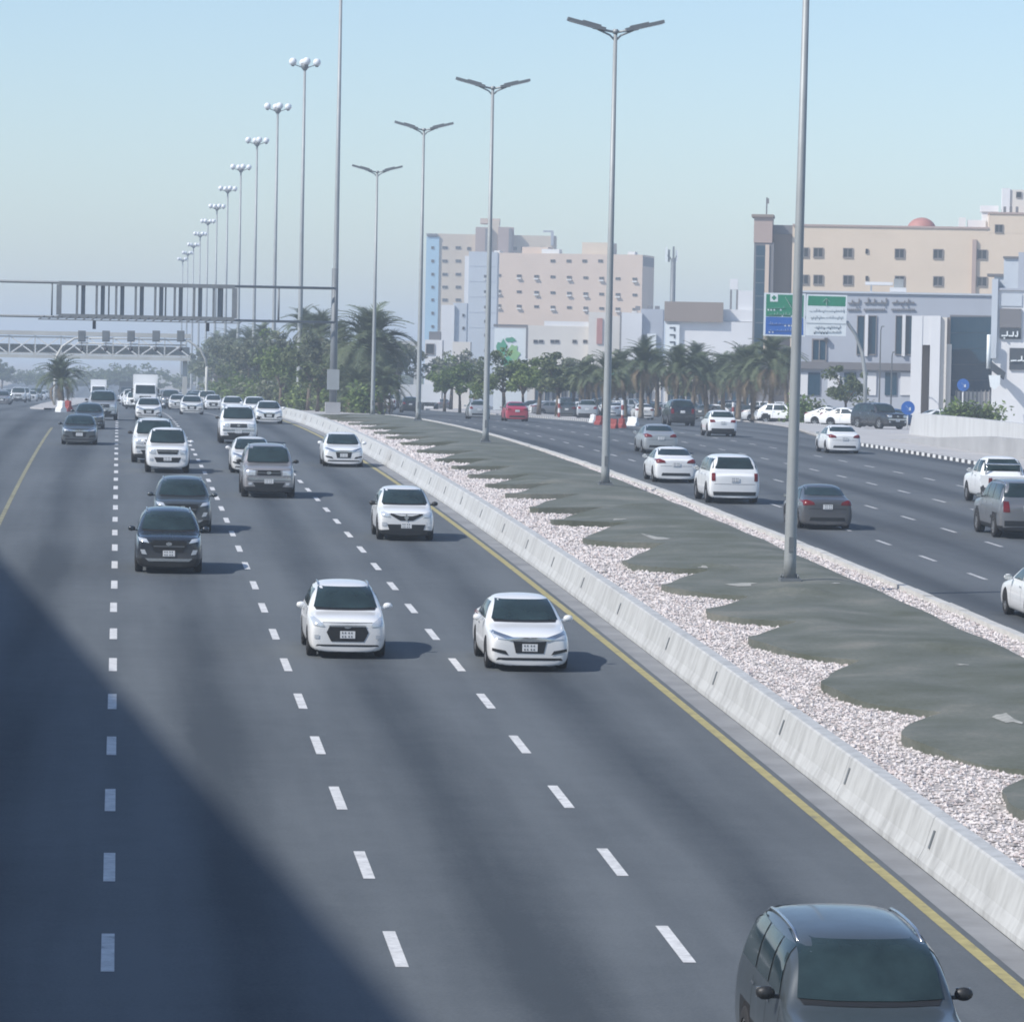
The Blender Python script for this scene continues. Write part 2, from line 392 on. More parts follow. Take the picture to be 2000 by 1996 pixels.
# loose pebbles
def pebbles(name, areas, label):
    rg = np.random.default_rng(5)
    octv = np.array([(1, 0, 0), (-1, 0, 0), (0, 1, 0), (0, -1, 0), (0, 0, 1), (0, 0, -1)], float)
    octf = np.array([(0, 2, 4), (2, 1, 4), (1, 3, 4), (3, 0, 4), (2, 0, 5), (1, 2, 5), (3, 1, 5), (0, 3, 5)])
    V = []; F = []; MI = []; base = 0
    for (fl, fr, y0, y1, dens, r0, r1) in areas:
        n = int(dens * (y1 - y0) * 4)
        ys = rg.uniform(y0, y1, n); xs = rg.uniform(12.72, 21.2, n)
        keep = rg.uniform(0, 1, n) < .6
        for x, y, k in zip(xs, ys, keep):
            if not (fl(y) < x < fr(y)): continue
            if noise.noise((x * .9, y * .35, 2.2)) > .42 and not k: continue
            r = r0 + (r1 - r0) * rg.uniform(0, 1) ** 2
            a = rg.uniform(0, 6.28); c, s = math.cos(a), math.sin(a)
            v = octv * (r * rg.uniform(.8, 1.3), r * rg.uniform(.6, 1.0), r * rg.uniform(.45, .8)) * rg.uniform(.75, 1.15, (6, 1))
            v = np.stack([v[:, 0] * c - v[:, 1] * s, v[:, 0] * s + v[:, 1] * c, v[:, 2]], 1)
            V.append(v + (x, y, prof(y) + .12 + r * .3)); F.append(octf + base); base += 6
            MI += [int(rg.choice(3, p=(.68, .22, .10)))] * 8
    V = np.concatenate(V); F = np.concatenate(F)
    me = bpy.data.meshes.new(name); me.from_pydata(V.tolist(), [], F.tolist())
    for m in ('stone1', 'stone2', 'stone3'): me.materials.append(M[m])
    me.polygons.foreach_set('material_index', MI); me.update()
    return tag(obj(name, me), label, 'gravel', kind='stuff')
c1275 = lambda y: 12.74
sc2 = lambda y: scallop(y) + .1
r_in = lambda y: turf_r(y) - .08; r_out = lambda y: 21.18
pebbles('loose_gravel', [(c1275, sc2, 52, 115, 300, .022, .070), (c1275, sc2, 115, 185, 150, .035, .085), (c1275, sc2, 185, 290, 60, .05, .12),
                  (r_in, r_out, 80, 160, 210, .025, .075), (r_in, r_out, 160, 240, 80, .05, .1)], 'pale pinkish loose gravel between the barrier and the turf')

# --- concrete barrier along the median, one slotted piece after another
bar = empty('concrete_barrier', (12.3, 60, prof(60)))
tag(bar, 'long pale concrete barrier between the yellow edge line and the gravel', 'barrier')
def barrier_piece(y0, y1):
    pr = [(12.06, 0), (12.07, .09), (12.16, .26), (12.30, .70), (12.33, .73), (12.56, .73), (12.66, 0)]
    ys = frange(y0, y1, 2.0); mb = MB(); n = len(pr); vs = []
    for y in ys:
        for x, z in pr: vs.append((x - 12.3, y - 60, prof(y) - prof(60) + z))
    fs = [(j * n + i, j * n + i + 1, (j + 1) * n + i + 1, (j + 1) * n + i) for j in range(len(ys) - 1) for i in range(n - 1)]
    fs += [tuple(range(n)), tuple((len(ys) - 1) * n + i for i in reversed(range(n)))]
    mb.add(vs, fs); return mb.build('barrier_segment', M['barrier'], bar)
ybr = [24, 32, 40, 48, 56.2, 64.2, 71.8, 79, 88, 95.7, 105.1]
while ybr[-1] < 335: ybr.append(ybr[-1] + RNG.uniform(7.6, 8.6))
for a, b in zip(ybr, ybr[1:]):
    barrier_piece(a + .012, b - .012)
    # drain niche set into the face near each joint
    mb = MB(); z = prof(b) - prof(60)
    mb.box((12.205 - 12.3, b - 60 - .35, z + .42), (.02, .10, .28), rot=Matrix.Rotation(rad(17.6), 3, 'Y')); mb.build('drain_niche', M['galv_d'], bar)
# --- median kerb stones on the far side
kb = empty('median_kerb', (21.3, 80, prof(80))); tag(kb, 'pale kerb of worn stones along the far side of the median', 'kerb')
y = 60.0
while y < 345:
    L = 2.4; y1 = y + L; dz = RNG.uniform(-.012, .012); mb = MB()
    vs = []
    for yy in (y + .01, y1 - .01):
        for x, z in ((21.2, 0), (21.2, .25 + dz), (21.46, .25 + dz), (21.5, .21 + dz), (21.52, 0)): vs.append((x - 21.3, yy - 80, prof(yy) - prof(80) + z))
    mb.add(vs, [(0, 5, 6, 1), (1, 6, 7, 2), (2, 7, 8, 3), (3, 8, 9, 4), (0, 1, 2, 3, 4), (9, 8, 7, 6, 5)])
    mb.build('kerb_stone', M['kerb_g'], kb); y = y1
# --- concrete apron and soil where the median goes on under the trees
o = strip('median_apron', 12.05, interp([(340, 21.2), (480, 26)]), frange(340, 470, 6), .14, M['paving'], skirt=.2); tag(o, kind='structure')
o = strip('planted_median', 12.3, interp([(420, 21.3), (470, 22), (700, 20.5)]), frange(470, 980, 10), .16, M['ground'], skirt=.2); tag(o, kind='structure')
# --- left island with a rounded nose
isl = strip('left_island', interp([(372, -6.2), (384, -7.6), (500, -8.6), (900, -10)]), interp([(372, -5.6), (384, -4.6), (500, -4.4), (900, -4.3)]), frange(372, 900, 12), .13, M['paving'], skirt=.14)
tag(isl, kind='structure')
# --- right side: painted kerbs, pavement, parking, exit island
def bw_kerb(name, label, pts, step=.78):
    e = empty(name, (pts[0][0], pts[0][1], prof(pts[0][1]))); tag(e, label, 'kerb', 'black and white painted kerbs')
    f = interp(sorted((p[1], p[0]) for p in pts)); y0 = min(p[1] for p in pts); y1 = max(p[1] for p in pts); y = y0; k = 0
    while y < y1:
        x0, x1 = f(y), f(y + step); dy = step
        ln = math.hypot(x1 - x0, dy); st = dy * step / ln; x1 = f(y + st)
        mb = MB(); ym = y + st / 2; a = math.atan2(x1 - x0, st)
        mb.box(((x0 + x1) / 2 - pts[0][0], ym - pts[0][1], prof(ym) - prof(pts[0][1]) + .09), (.28, step - .012, .18), -a)
        mb.build('kerb_block', M['kerb_w'] if k % 2 else M['kerb_b'], e); y += st; k += 1
bw_kerb('painted_kerb', 'black and white kerb below the white ramp wall at the right', [(42.42, 186), (42.42, 255), (43.6, 268)])
bw_kerb('painted_kerb', 'black and white kerb in front of the parked white cars', [(52.2, 314), (55.6, 352), (60.4, 415)], 1.0)
bw_kerb('painted_kerb', 'black and white kerb along the palm island beside the red car', [(36.4, 328), (37.0, 350), (37.9, 400)], 1.0)
kf = interp([(60, 90), (255, 90), (300, 90)])
o = strip('pavement', lambda Y: edge_r(Y) + .25, lambda Y: edge_r(Y) + 5.2, frange(60, 420, 6), .14, M['paving'], skirt=.16); tag(o, kind='structure')
o = strip('parking_ground', lambda Y: edge_r(Y) + 5.2, 260, frange(60, 700, 10), .03, M['paving']); tag(o, kind='structure')
o = strip('palm_island', interp([(324, 36.2), (340, 36.9), (400, 38.1), (900, 44)]), interp([(324, 36.6), (340, 38.4), (420, 43), (520, 48), (900, 60)]), frange(324, 900, 8), .15, M['paving'], skirt=.18); tag(o, kind='structure')
M['wall_pale'] = mat('pale_rendered_wall', (.50, .505, .50), .85); streaks(M['wall_pale'], (.53, .535, .53), (.42, .42, .415), (.5, .5, .12))
# --- ramp walls
def wall_along(name, label, pts, th, m, cat='wall'):
    """pts: (X, Y, z0, z1)"""
    mb = MB(); c = pts[0]; vs = []
    for i, (x, y, z0, z1) in enumerate(pts):
        a = pts[max(i - 1, 0)]; b = pts[min(i + 1, len(pts) - 1)]
        d = Vector((b[0] - a[0], b[1] - a[1], 0)).normalized(); nrm = Vector((d.y, -d.x, 0)) * th / 2
        g = prof(y)
        for s in (-1, 1):
            for z in (z0, z1): vs.append((x - c[0] + nrm.x * s, y - c[1] + nrm.y * s, g - prof(c[1]) + z))
    n = len(pts); fs = []
    for i in range(n - 1):
        a = i * 4; b = a + 4
        fs += [(a, a + 1, b + 1, b), (a + 1, a + 3, b + 3, b + 1), (a + 3, a + 2, b + 2, b + 3)]
    fs += [(0, 2, 3, 1), (n * 4 - 4, n * 4 - 3, n * 4 - 1, n * 4 - 2)]
    mb.add(vs, fs)
    return tag(mb.build(name, m, None, (c[0], c[1], prof(c[1]))), label, cat)
wall_along('ramp_wall', 'low grey concrete ramp wall rising beside the painted kerb', [(46.0, 258, -.05, .12), (46.1, 245, -.05, .55), (46.2, 228, -.05, 1.05), (46.5, 200, -.05, 1.35), (47, 160, -.05, 1.5)], .4, M['concrete'])
wall_along('ramp_wall', 'tall smooth white ramp wall with a slanted end at the right', [(53.2, 288.2, -.05, .15), (53.1, 286.5, -.05, 1.44), (52.6, 270, -.05, 1.46), (51.7, 247, -.05, 1.46), (50.4, 220, -.05, 1.5), (49.5, 190, -.05, 1.6)], .6, M['wall_pale'])

# ------------------------------------------------------------------ lamp posts and masts
ORD = ['first', 'second', 'third', 'fourth', 'fifth', 'sixth', 'seventh', 'eighth', 'ninth', 'tenth', 'eleventh', 'twelfth']
def lamp_post():
    e = empty('street_lamp')
    H = 18.4
    MB().tube([(0, 0, .1), (0, 0, .6), (0, 0, 9), (0, 0, H)], [.17, .165, .125, .075], 14).build('pole', M['galv'], e)
    mb = MB().box((0, 0, .05), (.55, .55, .1))
    for sx in (-1, 1):
        for sy in (-1, 1): mb.tube([(sx * .2, sy * .2, .1), (sx * .2, sy * .2, .2)], .025, 6)
    mb.build('base_plate', M['galv_d'], e)
    MB().box((0, -.165, 1.0), (.13, .02, .4)).build('access_door', M['galv_d'], e)
    mb = MB().tube([(0, 0, H - .05), (0, 0, H + .12)], .11, 12)
    for s in (-1, 1):
        mb.tube([(0, 0, H - .35), (s * .22, 0, H - .12), (s * .75, 0, H + .12)], [.04, .04, .04], 8)
        mb.tube([(0, 0, H), (s * .9, 0, H + .16)], .05, 8)
    mb.build('bracket', M['galv'], e)
    for s in (-1, 1):
        R = Matrix.Rotation(-s * math.atan2(.31, 1.2), 3, 'Y')
        c = Vector((s * 1.15, 0, H + .30))
        o = MB().box(c, (1.55, .36, .13), rot=R).box(c + R @ Vector((-s * .2, 0, .09)), (.75, .26, .06), rot=R).build('lamp_head', M['galv_d'], e)
        MB().box(c + R @ Vector((s * .1, 0, -.075)), (1.2, .28, .025), rot=R).build('lens', M['lamp_glass'], o)
    return e
lamp0 = lamp_post()
PW = ['nearest tall grey lamp post, its head above the picture, rising from the turf', 'two-armed grey lamp post, second from the camera on the turf median',
      'two-armed grey lamp post, third from the camera on the turf median', 'two-armed grey lamp post, fourth from the camera on the turf median',
      'two-armed grey lamp post, farthest of its row, beside the big palm']
for k, (x, Y) in enumerate(((18.0, 115.2), (19.1, 169.5), (18.85, 222.5), (19.4, 281), (19.25, 329))):
    o = lamp0 if k == 0 else copy_tree(lamp0)
    o.location = (x, Y, prof(Y) + (mound(x, Y) if Y < 316 else .2) - .02); o.rotation_euler = (0, rad((.35, .12, .05, .05, .05)[k]), rad(RNG.uniform(-2, 2)))
    o.scale = (1, 1, (1, .962, .985, 1.02, 1.0)[k])
    tag(o, PW[k], 'street lamp', 'two-armed lamp posts on the median')
def mast():
    e = empty('high_mast'); H = 34.2
    MB().tube([(0, 0, 0), (0, 0, 1.2), (0, 0, 17), (0, 0, H)], [.30, .28, .20, .12], 12).build('pole', M['galv'], e)
    mb = MB().tube([(0, 0, H - .55), (0, 0, H - .3), (0, 0, H + .15)], [.16, .36, .36], 12)
    for a in range(4):
        t = math.pi / 2 * a
        d = Vector((math.cos(t), math.sin(t), 0))
        mb.tube([Vector((0, 0, H - .25)) + d * .3, Vector((0, 0, H + .05)) + d * 1.15], .05, 6)
    mb.build('head_frame', M['galv_d'], e)
    for a in range(4):
        t = math.pi / 2 * a
        c = Vector((math.cos(t) * 1.2, math.sin(t) * 1.2, H + .28))
        g = MB().ball(c, (.40, .40, .40)).build('globe_lamp', M['globe'], e)
        MB().tube([c + Vector((0, 0, -.46)), c + Vector((0, 0, -.30))], [.12, .24], 10).build('lamp_cap', M['galv_d'], g)
    return e
mast0 = mast()
for k in range(12):
    Y = 365 + 67.6 * k; o = mast0 if k == 0 else copy_tree(mast0)
    if k == 0: Y = 367.0
    x = 18.15 - .2 * k
    o.location = (x, Y, prof(Y) + .12); o.rotation_euler = (0, 0, rad(3 + (45 if k in (7,) else 0) + 2.5 * k))
    o.scale = (1, 1, 1.07 if k == 0 else 1.0)
    lab = ('nearest of the very tall masts, rising past the picture top behind the gantry column' if k == 0 else
           'very tall thin mast with globe lamps, %s behind the gantry column' % ORD[k - 1])
    tag(o, lab, 'mast', 'row of very tall masts with globe lamps')

# ------------------------------------------------------------------ overhead message-board gantry
GY = 365.0
g = empty('message_gantry', (18.0, GY, prof(GY))); z0 = prof(GY)
tag(g, 'wide truss gantry over the highway carrying an unlit message board seen from behind', 'gantry')
def L(p): return (p[0] - 18.0, p[1] - GY, p[2] - z0)
MB().tube([(0, 0, 0), (0, 0, 12.3)], [.31, .27], 12).build('column', M['galv_d'], g)
MB().box((0, 0, .55), (1.25, 1.25, 1.1)).build('footing', M['concrete'], g)
MB().box((-.02, -.46, 2.2 + .8), (1.0, .55, 1.7)).build('control_cabinet', M['galv'], g)
ZT, ZB = 14.0 - z0, 11.15 - z0
xl = -34.0
for (dy, zz, nm) in ((-.7, ZT, 'top_chord'), (-.7, ZB, 'bottom_chord'), (.7, ZT, 'top_chord'), (.7, ZB, 'bottom_chord')):
    MB().tube([(xl, dy, zz + .0), (.0, dy, zz)], .10, 8).build(nm, M['galv_d'], g)
for i, x in enumerate([xl + 1 + 4.72 * k for k in range(8)]):
    for dy in (-.7, .7): MB().tube([(x, dy, ZB), (x, dy, ZT)], .06, 6).build('post', M['galv_d'], g)
    MB().bar((x, -.7, ZT), (x, .7, ZT), .09).build('cross_bar', M['galv_d'], g)
# board: an open cabinet frame with uprights, and its walkway under it
b0, b1 = -4.96 - 18, 9.6 - 18
zb0, zb1 = 11.15 - z0, 13.98 - z0
for (a, b, nm) in (((b0, zb1 - .2), (b1, zb1 + .12), 'board_top'), ((b0, zb0 - .1), (b1, zb0 + .25), 'board_bottom')):
    MB().box(((a[0] + b[0]) / 2, -1.0, (a[1] + b[1]) / 2), (b[0] - a[0], .5, b[1] - a[1])).build(nm, M['sign_back'], g)
for k in range(10):
    x = b0 + (b1 - b0) * k / 9
    if k in (0, 9):
        MB().box((x, -1.02, (zb0 + zb1) / 2), (.42, .44, zb1 - zb0 - .3)).build('board_upright', M['sign_back'], g)
    else:
        MB().box((x - .12, -1.1, (zb0 + zb1) / 2), (.20, .16, zb1 - zb0 - .3)).build('board_upright', M['sign_back'], g)
        MB().box((x + .38, -.78, (zb0 + zb1) / 2), (.34, .12, zb1 - zb0 - .3)).build('board_upright', M['galv_d'], g)
mb = MB()
for k in range(24):
    x = b0 - 1.6 + (b1 - b0 + 2) * k / 23
    mb.bar((x, -1.6, zb0 - .22), (x + .45, -1.2, zb0 + .05), .07)
mb.box(((b0 + b1) / 2 - .6, -1.4, zb0 - .24), (b1 - b0 + 2.2, .7, .08)); mb.build('walkway', M['sign_back'], g)
for x in (b0 + 2.95, b1 - 2.2):
    MB().box((x, -1.2, zb0 - .62), (.28, .3, .7)).build('camera_unit', M['kerb_b'], g)

# ------------------------------------------------------------------ lane-signal gantry with bowed ends
SY = 450.0
sg = empty('lane_signal_gantry', (at(403, 760, SY).x, SY, prof(SY))); ox = sg.location.x; oz = sg.location.z
tag(sg, 'pale arched gantry with five dark lane signs in front of the footbridge', 'gantry')
xL = at(108, 700, SY).x - ox; zc = at(250, 662, SY).z - oz; zl = at(250, 690, SY).z - oz
for x, s in ((0, -1), (xL, 1)):
    MB().tube([(x, 0, 0), (x, 0, zl - 1.2)], [.16, .14], 10).build('column', M['bridge'], sg)
    MB().tube([(x, 0, zl - 1.3), (x + s * .15, 0, zl - .4), (x + s * .7, 0, zl + .55), (x + s * 1.9, 0, zc - .1), (x + s * 2.9, 0, zc)], [.14, .14, .13, .12, .11], 10).build('bowed_arm', M['bridge'], sg)
for dz in (0, -.55):
    MB().tube([(xL + 2.2, 0, zc + dz), (-2.2, 0, zc + dz)], .07, 8).build('beam', M['bridge'], sg)
for px in (160, 207, 256, 305, 353):
    p = at(px, 657, SY); x = p.x - ox
    s = MB().box((x, -.12, p.z - oz), (.78, .14, 1.15)).build('lane_sign', M['sign_back'], sg)
    MB().box((x, -.21, p.z - oz - .0), (.6, .03, .9)).build('sign_panel', M['galv_d'], s)
    q = at(px, 682, SY)
    MB().ball((x, -.1, q.z - oz), (.2, .2, .24), 8, 6).build('signal_camera', M['kerb_b'], sg)
    MB().tube([(x, -.1, q.z - oz + .2), (x, -.05, p.z - oz - .5)], .035, 6).build('camera_stem', M['sign_back'], sg)

# ------------------------------------------------------------------ covered footbridge
FY = 500.0
x0 = at(-80, 680, FY).x; x1 = at(372, 680, FY).x
fb = empty('footbridge', (x1, FY, prof(FY))); oz = prof(FY)
tag(fb, 'cream steel truss footbridge crossing the whole highway in the distance', 'footbridge')
def zz(py): return at(200, py, FY).z - oz
zt, zr, zd, zb = zz(651), zz(659), zz(695), zz(702)
X0 = x0 - x1 - 12
MB().box(((X0) / 2, 0, (zt + zr) / 2 + .1), (-X0, 3.4, zt - zr)).build('roof', M['bridge'], fb)
MB().box(((X0) / 2, 0, (zd + zb) / 2), (-X0, 3.2, zd - zb)).build('deck', M['bridge'], fb)
for dy in (-1.5, 1.5):
    for zq in (zr - .12, zd + .14): MB().box((X0 / 2, dy, zq), (-X0, .16, .16)).build('chord', M['bridge'], fb)
n = 13
for k in range(n):
    xa = X0 + -X0 * k / n; xb = X0 + -X0 * (k + 1) / n
    MB().bar((xa, -1.5, zd), (xb, -1.5, zr), .14).build('diagonal', M['kerb_w'], fb)
    MB().bar((xa, -1.46, zr), (xb, -1.46, zd), .14).build('diagonal', M['kerb_w'], fb)
    MB().bar((xa, -1.5, zd), (xa, -1.5, zr), .12).build('upright', M['bridge'], fb)
    MB().box(((xa + xb) / 2, 1.4, zd + .62), ((xb - xa) * .96, .04, 1.1)).build('parapet_panel', M['kerb_g'], fb)
for x in (-.6, X0 + 12.6):
    MB().box((x, 0, zb / 2), (.55, 1.6, zb)).build('pier', M['bridge'], fb)
# ramp of the bridge at the other carriageway
FY2 = 640.0
fr = empty('footbridge', (at(735, 690, FY2).x, FY2, prof(FY2))); a = at(735, 686, FY2); b = at(822, 690, FY2)
tag(fr, 'cream end of a footbridge just visible right of the big palm', 'footbridge')
oz = prof(FY2); zq = a.z - oz; xw = b.x - a.x
MB().box((xw / 2, 0, zq), (xw, 3, .8)).build('deck', M['bridge'], fr)
MB().box((xw / 2, -1.4, zq + 1.0), (xw, .08, 1.2)).build('parapet', M['kerb_g'], fr)
for q in (.12, .9): MB().box((xw * q, 0, (zq - .4) / 2), (.6, 1.4, zq - .4)).build('pier', M['bridge'], fr)

# ------------------------------------------------------------------ direction sign on a bowed post
DY = 345.0
p = at(1690, 800, DY); ds = empty('direction_sign', (p.x, DY, prof(DY) + .1)); O = Vector(ds.location)
tag(ds, 'green, blue and white direction sign hung from a bowed grey post', 'road sign')
def Q(px, py, dy=0.0): v = at(px, py, DY) - O; return Vector((v.x, dy, v.z))
MB().tube([(0, 0, 0), Q(1690, 735), Q(1684, 690), Q(1672, 655), Q(1655, 630), Q(1630, 622), Q(1500, 618)], [.17, .16, .155, .15, .14, .13, .12], 10).build('post', M['galv'], ds)
def panel(name, pts, m, dy, th=.05):
    ps = [Q(*q) for q in pts]
    return MB().prism([(q.x, q.z) for q in ps], dy - th, dy).build(name, m, ds)
panel('sign_rim', [(1492, 572), (1573, 574), (1571, 658), (1490, 656)], M['white_sign'], -.17)
panel('green_panel', [(1496, 575), (1569, 577), (1568, 620), (1495, 618)], M['green_sign'], -.222, .01)
panel('blue_panel', [(1495, 619), (1568, 621), (1568, 655), (1494, 653)], M['blue_sign'], -.222, .01)
panel('sign_rim', [(1575, 575), (1654, 577), (1651, 657), (1572, 655)], M['white_sign'], -.17)
panel('green_panel', [(1578, 578), (1651, 580), (1650, 599), (1577, 597)], M['green_sign'], -.222, .01)
def stroke(pts, w, m, dy=-.236, name='lettering', parent=None):
    mb = MB()
    for a, b in zip(pts, pts[1:]):
        a, b = Q(*a, dy), Q(*b, dy)
        mb.bar(a, b, w, .006)
    return mb.build(name, m, parent or ds)
stroke([(1532, 580), (1545, 602)], .30, M['white_sign'], name='arrow')
stroke([(1613, 598), (1613, 584)], .14, M['white_sign'], name='arrow'); stroke([(1606, 590), (1613, 583), (1620, 590)], .13, M['white_sign'], name='arrow')
mb = MB(); c = Q(1511, 582, -.236); mb.box(c, (.62, .006, .62)); mb.build('symbol', M['white_sign'], ds)
mb = MB(); c = Q(1511, 582, -.243); mb.box(c, (.16, .006, .36)); mb.box(c, (.36, .005, .16)); mb.build('symbol_cross', M['green_sign'], ds)
def scribble(x0, x1, y, h, m, n, seed, w=.085):
    """an illegible line of script: joined low strokes with risers and dots"""
    r = random.Random(seed); mb = MB(); x = x0
    while x < x1:
        L_ = r.uniform(3, 7); xe = min(x1, x + L_)
        a, b = Q(x, y, -.236), Q(xe, y + r.uniform(-.4, .6), -.236); mb.bar(a, b, w, .006)
        if r.random() < .75: mb.bar(b, Q(xe, y - h * r.uniform(.4, 1), -.236), w * .8, .006)
        if r.random() < .4: mb.box(Q((x + xe) / 2, y + h * .6, -.236), (w, .006, w))
        x = xe + r.uniform(.6, 2)
    mb.build('lettering', m, ds)
scribble(1498, 1530, 602, 6, M['white_sign'], 5, 1, .13); scribble(1498, 1563, 615, 5, M['white_sign'], 5, 2, .13)
scribble(1500, 1560, 633, 6, M['white_sign'], 5, 3, .12); scribble(1500, 1560, 646, 5, M['white_sign'], 5, 4, .12)
scribble(1580, 1648, 608, 5, M['ink'], 6, 5, .06); scribble(1582, 1646, 621, 5, M['ink'], 6, 6, .06)
scribble(1590, 1640, 640, 5, M['ink'], 5, 7, .08); scribble(1588, 1640, 649, 4, M['ink'], 5, 8, .10)
stroke([(1574, 631), (1652, 633)], .05, M['galv_d'], name='panel_joint')

# ------------------------------------------------------------------ vehicles
def paint(name, col, rough=.28, metal=0.0):
    m = mat(name, col, rough, metal, coat=.6)
    nt = m.node_tree; N = nt.nodes; L_ = nt.links; p = N['Principled BSDF']       # road dust towards the sills and a little mottling
    n = N.new('ShaderNodeTexNoise'); n.inputs['Scale'].default_value = 1.7; n.inputs['Detail'].default_value = 6
    tc = N.new('ShaderNodeTexCoord'); L_.new(tc.outputs['Object'], n.inputs['Vector'])
    r = N.new('ShaderNodeMapRange'); r.inputs['To Min'].default_value = rough * .7; r.inputs['To Max'].default_value = rough * 1.7
    L_.new(n.outputs['Fac'], r.inputs['Value']); L_.new(r.outputs[0], p.inputs['Roughness'])
    sx = N.new('ShaderNodeSeparateXYZ'); L_.new(tc.outputs['Object'], sx.inputs[0])
    mr = N.new('ShaderNodeMapRange'); mr.inputs['From Min'].default_value = .25; mr.inputs['From Max'].default_value = .8
    mr.inputs['To Min'].default_value = .38; mr.inputs['To Max'].default_value = .03; L_.new(sx.outputs[2], mr.inputs['Value'])
    mu = N.new('ShaderNodeMath'); mu.operation = 'MULTIPLY'; L_.new(mr.outputs[0], mu.inputs[0]); L_.new(n.outputs['Fac'], mu.inputs[1])
    mx = N.new('ShaderNodeMix'); mx.data_type = 'RGBA'; mx.inputs['A'].default_value = (*col, 1); mx.inputs['B'].default_value = (.34, .31, .28, 1)
    L_.new(mu.outputs[0], mx.inputs['Factor']); L_.new(mx.outputs['Result'], p.inputs['Base Color'])
    return m
PAINT = {'white': paint('paint_white', (.80, .81, .81)), 'cream': paint('paint_offwhite', (.70, .71, .70)), 'silver': paint('paint_silver', (.44, .46, .47), .3, .5),
         'grey': paint('paint_grey', (.20, .205, .215), .3, .4), 'taupe': paint('paint_taupe', (.34, .33, .335), .3, .4), 'black': paint('paint_black', (.012, .016, .022), .22),
         'navy': paint('paint_blueblack', (.018, .026, .038), .22), 'slate': paint('paint_slate', (.06, .075, .085), .28, .2), 'red': paint('paint_red', (.42, .012, .05), .28),
         'dkgrey': paint('paint_darkgrey', (.085, .09, .10), .28, .3), 'blue': paint('paint_blue', (.05, .12, .26), .28, .2)}
M['glass'] = mat('tinted_glass', (.022, .038, .040), .07, spec=.6, var=.5, scale=1.3)
M['plastic'] = mat('black_plastic', (.018, .019, .02), .5)
M['tyre'] = mat('tyre', (.02, .02, .021), .85)
M['rim'] = mat('alloy_rim', (.42, .43, .44), .35, .7)
M['headlamp'] = mat('headlamp', (.62, .66, .70), .12, .3)
M['tail'] = mat('tail_lamp', (.15, .008, .010), .25)
M['plate'] = mat('licence_plate', (.75, .76, .76), .5)
M['chrome'] = mat('chrome', (.60, .62, .64), .18, .9)
M['void'] = mat('wheel_well', (.008, .008, .009), .95)
M['interior'] = mat('seat_cloth', (.25, .24, .22), .9)

